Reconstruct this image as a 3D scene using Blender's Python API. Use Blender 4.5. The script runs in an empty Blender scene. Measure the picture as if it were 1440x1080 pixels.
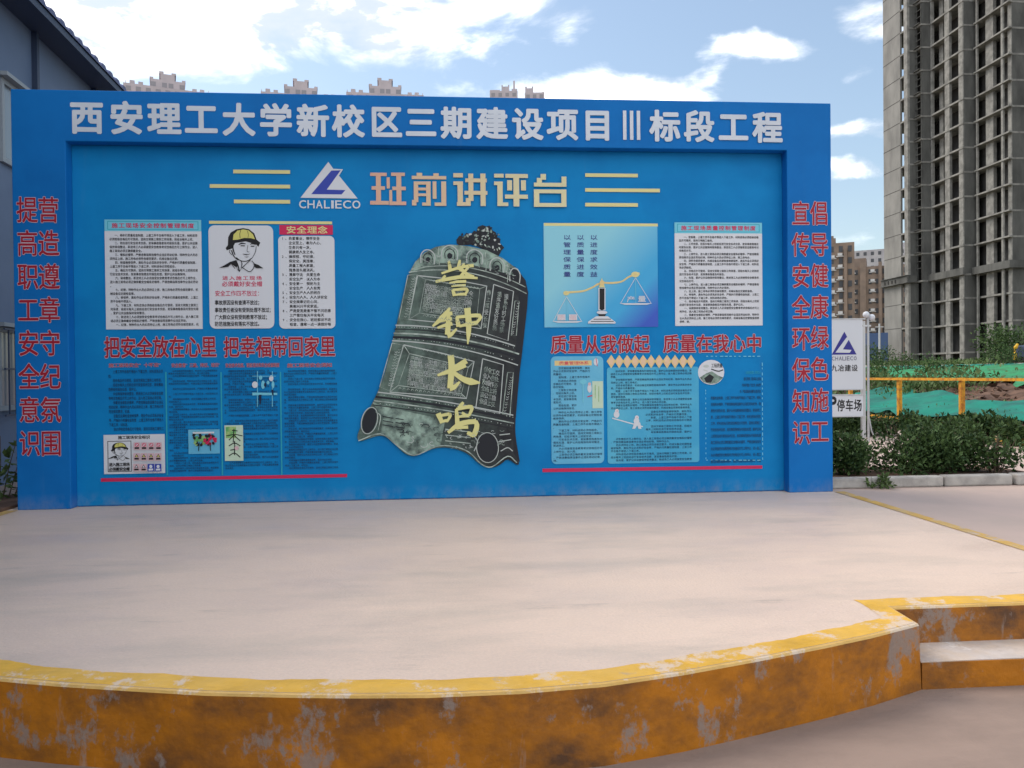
import bpy, math, random
import numpy as np
from mathutils import Vector, Matrix

# ------------------------------------------------------------------ camera, sky, sun, exposure
SC = bpy.context.scene
COL = SC.collection
random.seed(7); RNG = np.random.default_rng(7)
CAM = np.array([4.227135, -7.981706, 1.262065]); YAW, PITCH, ROLL, F = -0.078668, -0.010388, -0.010393, 1100.0
def basis():
    cy, sy, cp, sp = math.cos(YAW), math.sin(YAW), math.cos(PITCH), math.sin(PITCH)
    f = np.array([-sy*cp, cy*cp, sp]); r0 = np.array([cy, sy, 0.0]); u0 = np.cross(r0, f)
    c, s = math.cos(ROLL), math.sin(ROLL)
    return r0*c+u0*s, -r0*s+u0*c, f
R_, U_, F_ = basis()
cam = bpy.data.cameras.new('Camera'); cam.sensor_fit = 'HORIZONTAL'; cam.sensor_width = 36.0
cam.lens = 36.0*F/1440.0; cam.clip_start = 0.05; cam.clip_end = 6000
co = bpy.data.objects.new('Camera', cam); COL.objects.link(co)
co.matrix_world = Matrix(((R_[0], U_[0], -F_[0], CAM[0]), (R_[1], U_[1], -F_[1], CAM[1]), (R_[2], U_[2], -F_[2], CAM[2]), (0, 0, 0, 1)))
SC.camera = co
SUN_EL, SUN_AZ = math.radians(48), math.radians(-58)     # azimuth from +Y, negative to the left
SC.view_settings.view_transform = 'Standard'; SC.view_settings.look = 'None'
SC.view_settings.exposure = 0.93; SC.view_settings.gamma = 1.0

W = bpy.data.worlds.new('World'); SC.world = W; W.use_nodes = True
def build_world():
    nt = W.node_tree; N = nt.nodes; L = nt.links; N.clear()
    def n(t, **k):
        x = N.new(t)
        for a, b in k.items(): setattr(x, a, b)
        return x
    def math_(op, a, b=None, clamp=False):
        m = n('ShaderNodeMath', operation=op, use_clamp=clamp)
        for i, v in enumerate((a, b)):
            if v is None: continue
            if isinstance(v, (int, float)): m.inputs[i].default_value = v
            else: L.new(v, m.inputs[i])
        return m.outputs[0]
    out = n('ShaderNodeOutputWorld'); bg = n('ShaderNodeBackground'); bg.inputs[1].default_value = 0.085
    L.new(bg.outputs[0], out.inputs[0])
    sky = n('ShaderNodeTexSky', sky_type='NISHITA'); sky.sun_disc = False
    sky.sun_elevation = SUN_EL; sky.sun_rotation = SUN_AZ
    sky.air_density = 1.3; sky.dust_density = 1.2; sky.ozone_density = 1.2
    tc = n('ShaderNodeTexCoord'); sep = n('ShaderNodeSeparateXYZ'); L.new(tc.outputs['Generated'], sep.inputs[0])
    X, Y, Z = sep.outputs
    ysafe = math_('MAXIMUM', Y, 0.05)
    u = math_('DIVIDE', X, ysafe); w = math_('DIVIDE', Z, ysafe)
    uw = n('ShaderNodeCombineXYZ'); L.new(u, uw.inputs[0]); L.new(w, uw.inputs[1])
    mp = n('ShaderNodeMapping'); mp.inputs['Scale'].default_value = (3.2, 3.2, 8.0); L.new(tc.outputs['Generated'], mp.inputs[0])
    nz = n('ShaderNodeTexNoise'); nz.inputs['Scale'].default_value = 2.2; nz.inputs['Detail'].default_value = 9; nz.inputs['Roughness'].default_value = 0.58
    nz.inputs['Distortion'].default_value = 0.35
    L.new(mp.outputs[0], nz.inputs['Vector'])
    warp = n('ShaderNodeTexNoise'); warp.inputs['Scale'].default_value = 9; warp.inputs['Detail'].default_value = 6
    L.new(uw.outputs[0], warp.inputs['Vector'])
    wv = n('ShaderNodeVectorMath', operation='MULTIPLY_ADD'); L.new(warp.outputs['Color'], wv.inputs[0])
    wv.inputs[1].default_value = (0.09, 0.06, 0); wv.inputs[2].default_value = (-0.045, -0.03, 0)
    uv2 = n('ShaderNodeVectorMath', operation='ADD'); L.new(uw.outputs[0], uv2.inputs[0]); L.new(wv.outputs[0], uv2.inputs[1])
    # banks of cloud: centre (u, w), radii, weight
    blobs = [(-0.42, .45, .17, .075, .85), (-.14, .455, .14, .05, .9), (-.30, .40, .10, .03, .45), (-.03, .415, .065, .03, .55), (-.12, .53, .45, .06, .8),
             (.235, .362, .10, .032, .95), (.40, .425, .075, .02, .75), (.33, .395, .035, .012, .45), (.17, .455, .09, .022, .3),
             (.545, .315, .05, .014, .65), (.535, .272, .06, .013, .75), (.545, .39, .035, .012, .35), (.56, .465, .06, .035, .6),
             (.14, .36, .14, .02, .25), (-.9, .5, .4, .3, .5), (.62, .34, .05, .03, .5)]
    acc = None
    for cx, cz, rx, rz, wt in blobs:
        s = n('ShaderNodeVectorMath', operation='SUBTRACT'); L.new(uv2.outputs[0], s.inputs[0]); s.inputs[1].default_value = (cx, cz, 0)
        m = n('ShaderNodeVectorMath', operation='MULTIPLY'); L.new(s.outputs[0], m.inputs[0]); m.inputs[1].default_value = (1/rx, 1/rz, 0)
        le = n('ShaderNodeVectorMath', operation='LENGTH'); L.new(m.outputs[0], le.inputs[0])
        mr = n('ShaderNodeMapRange', interpolation_type='SMOOTHSTEP'); L.new(le.outputs['Value'], mr.inputs[0])
        mr.inputs[1].default_value = 0.2; mr.inputs[2].default_value = 1.7; mr.inputs[3].default_value = wt; mr.inputs[4].default_value = 0
        acc = mr.outputs[0] if acc is None else math_('ADD', acc, mr.outputs[0])
    acc = math_('MINIMUM', acc, 1.0)
    back = n('ShaderNodeMapRange', interpolation_type='SMOOTHSTEP'); L.new(Y, back.inputs[0])      # bright cloud added in the unseen sky behind the viewer to light the wall front
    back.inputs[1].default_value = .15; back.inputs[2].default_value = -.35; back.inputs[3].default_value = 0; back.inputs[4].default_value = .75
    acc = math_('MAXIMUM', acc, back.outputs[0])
    d = math_('ADD', math_('MULTIPLY', nz.outputs['Fac'], 1.1), math_('MULTIPLY', acc, 0.62))
    den = n('ShaderNodeMapRange', interpolation_type='SMOOTHSTEP'); L.new(d, den.inputs[0])
    den.inputs[1].default_value = 0.70; den.inputs[2].default_value = 1.18
    # cloud colour: thin edges bright, thick parts a little grey
    ramp = n('ShaderNodeMapRange'); L.new(nz.outputs['Fac'], ramp.inputs[0])
    ramp.inputs[1].default_value = .42; ramp.inputs[2].default_value = .64
    mixc = n('ShaderNodeMix', data_type='RGBA'); L.new(ramp.outputs[0], mixc.inputs['Factor'])
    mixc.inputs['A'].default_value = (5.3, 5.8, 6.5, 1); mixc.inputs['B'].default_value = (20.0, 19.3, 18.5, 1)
    mix = n('ShaderNodeMix', data_type='RGBA')
    # a thin veil of cloud brightens the blue everywhere
    veil = n('ShaderNodeMix', data_type='RGBA'); veil.inputs['Factor'].default_value = 0.10
    L.new(sky.outputs[0], veil.inputs['A']); veil.inputs['B'].default_value = (7.0, 8.4, 10.0, 1)
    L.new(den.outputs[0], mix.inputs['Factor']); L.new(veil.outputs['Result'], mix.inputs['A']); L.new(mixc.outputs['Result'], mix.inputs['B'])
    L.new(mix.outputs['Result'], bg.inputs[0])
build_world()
sl = bpy.data.lights.new('Sun', 'SUN'); sl.energy = 1.5; sl.angle = math.radians(38); sl.color = (1.0, 0.88, 0.74)
so = bpy.data.objects.new('Sun', sl); COL.objects.link(so)
sd = Vector((math.sin(SUN_AZ)*math.cos(SUN_EL), math.cos(SUN_AZ)*math.cos(SUN_EL), math.sin(SUN_EL)))
so.rotation_euler = sd.to_track_quat('Z', 'Y').to_euler(); so.location = (0, 0, 30)

# ------------------------------------------------------------------ materials
def mat(name, col, rough=0.7, col2=None, scale=4.0, stretch=(1, 1, 1), lo=.4, hi=.6, bump=0.0, bscale=40, spec=0.3, metal=0.0, fine=0.0, detail=6):
    m = bpy.data.materials.new(name); m.use_nodes = True; nt = m.node_tree; N, L = nt.nodes, nt.links
    b = N['Principled BSDF']; b.inputs['Roughness'].default_value = rough; b.inputs['Specular IOR Level'].default_value = spec
    b.inputs['Metallic'].default_value = metal; b.inputs['Base Color'].default_value = (*col, 1)
    tc = N.new('ShaderNodeTexCoord')
    if col2 is not None:
        mp = N.new('ShaderNodeMapping'); mp.inputs['Scale'].default_value = stretch; L.new(tc.outputs['Object'], mp.inputs[0])
        nz = N.new('ShaderNodeTexNoise'); nz.inputs['Scale'].default_value = scale; nz.inputs['Detail'].default_value = detail; nz.inputs['Roughness'].default_value = .6
        L.new(mp.outputs[0], nz.inputs['Vector'])
        mr = N.new('ShaderNodeMapRange'); mr.inputs[1].default_value = lo; mr.inputs[2].default_value = hi; L.new(nz.outputs['Fac'], mr.inputs[0])
        mx = N.new('ShaderNodeMix'); mx.data_type = 'RGBA'; mx.inputs['A'].default_value = (*col, 1); mx.inputs['B'].default_value = (*col2, 1)
        L.new(mr.outputs[0], mx.inputs['Factor']); L.new(mx.outputs['Result'], b.inputs['Base Color'])
    if bump:
        n2 = N.new('ShaderNodeTexNoise'); n2.inputs['Scale'].default_value = bscale; n2.inputs['Detail'].default_value = 5; L.new(tc.outputs['Object'], n2.inputs['Vector'])
        bp = N.new('ShaderNodeBump'); bp.inputs['Strength'].default_value = bump; bp.inputs['Distance'].default_value = .02
        L.new(n2.outputs['Fac'], bp.inputs['Height']); L.new(bp.outputs[0], b.inputs['Normal'])
    return m
def nodes(m): return m.node_tree.nodes, m.node_tree.links, m.node_tree.nodes['Principled BSDF']
def node_noise(m, scale, stretch=(1, 1, 1), detail=6, rough=.6, off=(0, 0, 0)):
    N, L, b = nodes(m); tc = N.new('ShaderNodeTexCoord'); mp = N.new('ShaderNodeMapping')
    mp.inputs['Scale'].default_value = stretch; mp.inputs['Location'].default_value = off
    L.new(tc.outputs['Object'], mp.inputs[0]); nz = N.new('ShaderNodeTexNoise'); nz.inputs['Scale'].default_value = scale
    nz.inputs['Detail'].default_value = detail; nz.inputs['Roughness'].default_value = rough; L.new(mp.outputs[0], nz.inputs['Vector']); return nz.outputs['Fac']
def node_range(m, src, lo, hi, a=0.0, b=1.0):
    N, L, _ = nodes(m); mr = N.new('ShaderNodeMapRange'); mr.inputs[1].default_value = lo; mr.inputs[2].default_value = hi
    mr.inputs[3].default_value = a; mr.inputs[4].default_value = b; L.new(src, mr.inputs[0]); return mr.outputs[0]
def node_mix(m, fac, A, B):
    N, L, _ = nodes(m); mx = N.new('ShaderNodeMix'); mx.data_type = 'RGBA'; L.new(fac, mx.inputs['Factor'])
    for k, v in (('A', A), ('B', B)):
        if isinstance(v, tuple): mx.inputs[k].default_value = (*v, 1)
        else: L.new(v, mx.inputs[k])
    return mx.outputs['Result']

def concrete_floor():
    m = mat('stage concrete', (.5, .45, .4), .5, bump=.22, bscale=70, spec=.35); N, L, b = nodes(m)
    c = node_mix(m, node_range(m, node_noise(m, .7, (1, 1, 1), 5), .35, .7), (.78, .61, .49), (.71, .56, .46))
    c = node_mix(m, node_range(m, node_noise(m, .9, (.55, 1.7, 1), 8, .65, (3, 1, 0)), .50, .76, 0, .75), c, (.47, .41, .345))
    c = node_mix(m, node_range(m, node_noise(m, 2.2, (.5, 2.4, 1), 8, .7, (9, 4, 0)), .61, .74, 0, .55), c, (.30, .255, .225))
    c = node_mix(m, node_range(m, node_noise(m, 60, (1, 1, 1), 3), .3, .75, 0, .22), c, (.36, .32, .29))
    L.new(c, b.inputs['Base Color'])
    L.new(node_range(m, node_noise(m, 1.3, (.6, 1.5, 1), 6), .35, .65, .34, .62), b.inputs['Roughness'])
    return m
def chipped_yellow(name, paint, bare, grime, amt, gr):
    m = mat(name, paint, .55, bump=.25, bscale=30, spec=.3); N, L, b = nodes(m)
    p = node_mix(m, node_range(m, node_noise(m, 5, (1, 1, 1), 5), .35, .7), paint, tuple(v*.72 for v in paint))
    g = node_range(m, node_noise(m, 2.4, (1, 1, 1.5), 9, .66, (5, 2, 1)), .42, .66, 0, gr)
    p = node_mix(m, g, p, grime)
    pk = node_range(m, node_noise(m, 3.3, (1, 1, .7), 12, .74), .62-amt, .67-amt, 0, .85)
    p = node_mix(m, pk, p, bare)
    st = node_range(m, node_noise(m, 9, (1, 1, .16), 5, .65, (2, 7, 0)), .64, .72, 0, .5)
    p = node_mix(m, st, p, (.36, .31, .28))
    L.new(p, b.inputs['Base Color']); return m
def blue_paint(name, c1, c2, bump, foot=0.0):
    m = mat(name, c1, .6, c2, 1.3, spec=.14); N, L, b = nodes(m)
    tc = N.new('ShaderNodeTexCoord'); sp = N.new('ShaderNodeSeparateXYZ'); L.new(tc.outputs['Object'], sp.inputs[0])
    low = node_range(m, sp.outputs[2], foot+.16, foot, 0, 1); nd = node_range(m, node_noise(m, 7, (1, 1, .6), 9, .7), .42, .80, 0, .5); pr = N.new('ShaderNodeMath'); pr.operation = 'MULTIPLY'
    L.new(low, pr.inputs[0]); L.new(nd, pr.inputs[1]); src = b.inputs['Base Color'].links[0].from_socket
    st = node_range(m, node_noise(m, 2.6, (2.2, 1, .18), 6, .65, (3, 0, 1)), .62, .80, 0, .16)
    L.new(node_mix(m, pr.outputs[0], node_mix(m, st, src, (.10, .22, .40)), (.33, .31, .30)), b.inputs['Base Color'])
    nz = node_noise(m, 1.3, (.4, 1, 1.7), 3, .45); bp = N.new('ShaderNodeBump'); bp.inputs['Strength'].default_value = bump; bp.inputs['Distance'].default_value = .08
    L.new(nz, bp.inputs['Height']); L.new(bp.outputs[0], b.inputs['Normal']); return m
def cast_concrete():
    m = mat('bare concrete', (.33, .33, .31), .85, spec=.2); N, L, b = nodes(m)
    c = node_mix(m, node_range(m, node_noise(m, .5, (1, 1, .35), 8, .65), .35, .68), (.125, .128, .123), (.06, .062, .06))
    c = node_mix(m, node_range(m, node_noise(m, 1.6, (1, 1, .12), 6, .7, (4, 4, 0)), .55, .75, 0, .7), c, (.07, .07, .068))
    L.new(c, b.inputs['Base Color']); return m

M = {}
M['blue'] = blue_paint('blue painted board', (.004, .150, .47), (.003, .130, .42), .08)
M['vinyl'] = blue_paint('blue printed vinyl', (.003, .212, .52), (.002, .18, .47), .20, -1.8)
M['floor'] = concrete_floor()
M['pave'] = mat('pink grey paving concrete', (.52, .40, .345), .6, (.45, .36, .31), 1.2, (1, 1, 1), .35, .7, .1, 30)
M['low'] = mat('dusty low ground', (.33, .245, .20), .75, (.23, .175, .145), 1.6, (.7, 1.4, 1), .35, .68, .2, 30)
M['rim'] = chipped_yellow('worn yellow rim paint', (.78, .45, .055), (.68, .56, .46), (.72, .47, .13), .085, .6)
M['kerbface'] = chipped_yellow('peeling shade-toned kerb paint', (.48, .172, .008), (.26, .215, .19), (.105, .05, .024), .082, 1.0)  # yellow paint darkened to carry the backlit front's shade, plus peeling and grime
M['tread'] = chipped_yellow('worn step tread', (.62, .56, .52), (.72, .68, .65), (.55, .36, .16), .02, .5)
M['conc'] = cast_concrete()  # kept dark so the camera-facing tower walls carry their shade in the colour
M['panelconc'] = mat('lit-side cast panel', (.25, .25, .238), .85, (.165, .166, .16), .6, (1, 1, .4), .35, .68)  # paler copy of the tower concrete, light of the left-facing side painted in
M['slab'] = mat('slab edge concrete', (.25, .25, .235), .85, (.16, .16, .152), 1.2)  # paler tone, also puts light into the columns on the left-facing side
M['concdark'] = mat('shade-toned interior and joint concrete', (.05, .05, .05), .9, (.035, .035, .035), 1.0)  # concrete blackened so the open floors carry painted shade; also colours the joints
M['kerb'] = mat('grey kerb stone', (.40, .385, .36), .8, (.29, .28, .265), 6, bump=.2)
M['soil'] = mat('brown soil', (.16, .095, .065), .95, (.075, .045, .032), 3.0, (1, 1, 1), .38, .62, .8, 9)
M['rawground'] = mat('far ground', (.22, .18, .13), .95, (.10, .12, .05), .4, (1, 1, 1), .42, .58, .3, 5)
M['tanroad'] = mat('tan haul road', (.50, .41, .34), .9, (.40, .33, .27), 1.0)
M['net'] = mat('turquoise dust net', (.010, .20, .145), .8, (.018, .12, .10), 1.6, (1, 1, 1), .4, .65, .5, 6)
M['netgreen'] = mat('green dust net', (.03, .27, .115), .8, (.045, .15, .07), 1.2, (1, 1, 1), .4, .65, .5, 5)
M['rail'] = mat('rusty yellow rail paint', (.60, .29, .02), .6, (.36, .13, .02), 9, (1, 1, 1), .45, .65)
M['white'] = mat('white sign sheet', (.55, .585, .63), .5)
M['steel'] = mat('grey steel post', (.42, .44, .46), .4, metal=.6)
M['navyprint'] = mat('navy print', (.03, .03, .22), .5)
M['black'] = mat('black print', (.012, .012, .014), .6)
M['blackb'] = mat('dark print on blue', (.006, .02, .06), .6)
M['letterwhite'] = mat('silver white letters', (.57, .625, .70), .55, (.51, .565, .64), 2)
M['red'] = mat('red print', (.31, .008, .026), .55)
M['outline'] = mat('pale outline print', (.55, .45, .52), .55)
M['cream'] = mat('pale yellow print', (.64, .60, .28), .55)
M['panel'] = mat('white printed panel', (.60, .63, .68), .55)
M['cyanp'] = mat('cyan print', (.16, .52, .66), .55)
M['cyand'] = mat('teal print line', (.02, .33, .45), .55)
M['aqua'] = mat('aqua print', (.14, .46, .66), .55, (.10, .40, .62), 1.5)
M['aqua2'] = mat('deeper aqua print', (.045, .34, .58), .55, (.10, .44, .62), 1.0)
M['crimson'] = mat('crimson print', (.55, .02, .09), .55)
M['logoblue'] = mat('logo blue print', (.03, .055, .36), .5)
M['helmet'] = mat('helmet yellow print', (.58, .56, .16), .55)
M['brush'] = mat('brush yellow print', (.66, .64, .27), .55)
M['greyprint'] = mat('light grey print', (.46, .51, .50), .55)
M['slate'] = mat('slate grey print', (.13, .14, .20), .55)
M['gold'] = mat('gold print', (.66, .52, .24), .55)
M['peach'] = mat('peach print', (.70, .50, .34), .55)
M['green'] = mat('leaf green print', (.10, .36, .12), .55, (.35, .5, .2), 20)
M['pinkp'] = mat('pale pink print', (.60, .42, .46), .55)
M['bleach'] = mat('pale green print', (.50, .64, .50), .55)
def bell_mat():
    m = mat('printed bronze', (.05, .06, .055), .55); N, L, b = nodes(m); tc = N.new('ShaderNodeTexCoord')
    sp = N.new('ShaderNodeSeparateXYZ'); L.new(tc.outputs['Object'], sp.inputs[0])
    g = node_range(m, sp.outputs[0], -.45, .62, 0, 1)
    c = node_mix(m, node_range(m, node_noise(m, 5, (1, 1, 1), 8, .7), .35, .68), (.155, .235, .20), (.026, .04, .036))
    c2 = node_mix(m, node_range(m, node_noise(m, 9, (1, 1, 1), 7, .7), .4, .7), (.012, .014, .018), (.04, .047, .05))
    L.new(node_mix(m, g, c, c2), b.inputs['Base Color']); return m
M['bronze'] = bell_mat()
M['verd'] = mat('printed verdigris', (.32, .45, .38), .55, (.06, .09, .085), 10, (1, 1, 1), .36, .66)
M['verdl'] = mat('printed verdigris line', (.46, .55, .50), .55, (.20, .25, .23), 9)
M['bronzedark'] = mat('printed bronze shade', (.014, .017, .024), .55)
def balance_mat():
    m = mat('printed cyan to blue', (.1, .4, .6), .55); N, L, b = nodes(m); tc = N.new('ShaderNodeTexCoord')
    sp = N.new('ShaderNodeSeparateXYZ'); L.new(tc.outputs['Object'], sp.inputs[0])
    s = N.new('ShaderNodeMath'); s.operation = 'SUBTRACT'; L.new(sp.outputs[0], s.inputs[0]); L.new(sp.outputs[2], s.inputs[1])
    c = node_mix(m, node_range(m, s.outputs[0], -.28, .50), (.24, .56, .68), (.05, .36, .66))
    L.new(node_mix(m, node_range(m, s.outputs[0], .65, 1.05), c, (.04, .10, .50)), b.inputs['Base Color']); return m
def leaf_mat(name, a, b2):
    m = mat(name, a, .6, spec=.25); N, L, b = nodes(m); oi = N.new('ShaderNodeNewGeometry')
    L.new(node_mix(m, oi.outputs['Random Per Island'], a, b2), b.inputs['Base Color']); return m
M['leaf'] = leaf_mat('dark hedge leaf', (.012, .036, .010), (.070, .125, .036))
M['leaf2'] = leaf_mat('weed leaf', (.05, .09, .025), (.10, .15, .05))
M['bark'] = mat('brown stem', (.09, .065, .045), .9)
M['prefab'] = mat('pale prefab panel', (.125, .18, .28), .6, (.105, .155, .25), .8)
M['roof'] = mat('blue roof sheet', (.07, .09, .20), .5)
M['darksteel'] = mat('dark painted steel', (.035, .055, .10), .5)
M['pane'] = mat('window glass', (.18, .22, .25), .12, spec=.6)
M['frame'] = mat('grey window frame', (.27, .31, .34), .5)
M['aptA'] = mat('brown apartment wall', (.25, .19, .15), .85, (.19, .148, .12), .3)
M['aptB'] = mat('grey apartment wall', (.40, .39, .40), .85, (.33, .32, .34), .3)
M['aptC'] = mat('haze-tinted far tower wall', (.41, .37, .39), .85, (.36, .33, .35), .2)  # distance haze painted into the wall colour as pale lilac
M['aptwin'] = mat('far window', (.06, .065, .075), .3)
M['hazewin'] = mat('haze-tinted far window', (.22, .215, .235), .4)  # window dark lifted with painted haze for the farthest towers
M['aptwhite'] = mat('white balcony box', (.55, .55, .55), .7)
M['hoard'] = mat('blue hoarding', (.05, .09, .19), .6)
M['machine'] = mat('machine yellow paint', (.55, .33, .02), .5); M['rubber'] = mat('black rubber', (.02, .02, .02), .8)

# ------------------------------------------------------------------ helpers
def wloc(p):
    v = Vector((0, 0, 0))
    while p is not None: v = v + p.location; p = p.parent
    return v
def tag(o, label=None, cat=None, group=None, kind=None):
    for k, v in (('label', label), ('category', cat), ('group', group), ('kind', kind)):
        if v: o[k] = v
    return o
def thing(name, label, cat, loc=(0, 0, 0), group=None):
    o = bpy.data.objects.new(name, None); o.empty_display_size = .1; COL.objects.link(o); o.location = loc
    return tag(o, label, cat, group)
class MB:                                                # collects faces, builds ONE mesh object
    def __init__(s): s.v = []; s.f = []; s.m = []
    def add(s, vs, fs, mi=0):
        b = len(s.v); s.v += [tuple(map(float, q)) for q in vs]; s.f += [tuple(i+b for i in f) for f in fs]; s.m += [mi]*len(fs); return s
    def box(s, x0, x1, y0, y1, z0, z1, mi=0):
        vs = [(x, y, z) for z in (z0, z1) for y in (y0, y1) for x in (x0, x1)]
        return s.add(vs, [(0, 2, 3, 1), (4, 5, 7, 6), (0, 1, 5, 4), (2, 6, 7, 3), (0, 4, 6, 2), (1, 3, 7, 5)], mi)
    def bar(s, a, b, w, h=None, mi=0, up=(0, 0, 1)):
        a, b = Vector(a), Vector(b); d = (b-a).normalized(); h = h or w; u = Vector(up)
        if abs(d.dot(u)) > .98: u = Vector((0, 1, 0))
        r = d.cross(u).normalized()*w/2; u = r.cross(d).normalized()*h/2
        vs = [p+i*r+j*u for p in (a, b) for j in (-1, 1) for i in (-1, 1)]
        return s.add(vs, [(0, 2, 3, 1), (4, 5, 7, 6), (0, 1, 5, 4), (2, 6, 7, 3), (0, 4, 6, 2), (1, 3, 7, 5)], mi)
    def tube(s, pts, r, n=8, mi=0):
        rings = []; k = len(pts); pts = [Vector(p) for p in pts]; rr = r if isinstance(r, (list, tuple)) else [r]*k
        for i, p in enumerate(pts):
            d = (pts[min(i+1, k-1)]-pts[max(i-1, 0)]).normalized(); u = Vector((0, 0, 1)) if abs(d.z) < .95 else Vector((1, 0, 0))
            a = d.cross(u).normalized(); b = d.cross(a).normalized()
            rings.append([p+(a*math.cos(t)+b*math.sin(t))*rr[i] for t in [2*math.pi*j/n for j in range(n)]])
        vs = [q for R in rings for q in R]; fs = [(i*n+j, i*n+(j+1) % n, (i+1)*n+(j+1) % n, (i+1)*n+j) for i in range(k-1) for j in range(n)]
        fs += [tuple(range(n))[::-1], tuple(range((k-1)*n, k*n))]
        return s.add(vs, fs, mi)
    def prism(s, poly, z0, z1, mi=0, mside=None):
        n = len(poly); vs = [(x, y, z0) for x, y in poly]+[(x, y, z1) for x, y in poly]
        s.add(vs, [tuple(range(n))[::-1], tuple(range(n, 2*n))], mi)
        return s.add(vs, [(i, (i+1) % n, n+(i+1) % n, n+i) for i in range(n)], mi if mside is None else mside)
    def ball(s, c, r, n=10, mi=0, sz=1):
        vs = []; fs = []
        for i in range(n+1):
            t = math.pi*i/n
            for j in range(2*n): p = math.pi*j/n; vs.append((c[0]+r*math.sin(t)*math.cos(p), c[1]+r*math.sin(t)*math.sin(p), c[2]+r*sz*math.cos(t)))
        for i in range(n):
            for j in range(2*n): fs.append((i*2*n+j, (i+1)*2*n+j, (i+1)*2*n+(j+1) % (2*n), i*2*n+(j+1) % (2*n)))
        return s.add(vs, fs, mi)
    def build(s, name, mats, parent=None, world=True, smooth=False):
        if not isinstance(mats, (list, tuple)): mats = [mats]
        me = bpy.data.meshes.new(name); off = wloc(parent) if (parent and world) else Vector((0, 0, 0))
        vs = np.array(s.v, dtype=float)-np.array(off) if s.v else []
        me.from_pydata(vs.tolist() if len(vs) else [], [], s.f)
        for q in mats: me.materials.append(q)
        me.polygons.foreach_set('material_index', s.m)
        if smooth: me.polygons.foreach_set('use_smooth', [True]*len(s.f))
        me.update(); o = bpy.data.objects.new(name, me); COL.objects.link(o)
        if parent: o.parent = parent
        return o
def copy_tree(o, parent=None):
    c = o.copy(); COL.objects.link(c); c.parent = parent
    for ch in list(o.children): copy_tree(ch, c)
    return c
def ray(px, py): return F_+(px-720)/F*R_-(py-540)/F*U_
def on_y(px, py, y): d = ray(px, py); return CAM+d*((y-CAM[1])/d[1])
def at(px, py, d): return CAM+ray(px, py)*d

# glyph outlines from the built-in font
_G = {}
def glyph(ch, bold=0.0, res=2):
    k = (ch, bold, res)
    if k not in _G:
        c = bpy.data.curves.new('g', 'FONT'); c.body = ch; c.size = 1; c.offset = bold; c.resolution_u = res
        o = bpy.data.objects.new('g', c); COL.objects.link(o)
        me = o.evaluated_get(bpy.context.evaluated_depsgraph_get()).to_mesh()
        v = np.array([(q.co.x, q.co.y) for q in me.vertices]) if len(me.vertices) else np.zeros((0, 2))
        f = [tuple(p.vertices) for p in me.polygons]
        bpy.data.objects.remove(o); bpy.data.curves.remove(c); _G[k] = (v, f)
    return _G[k]

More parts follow.
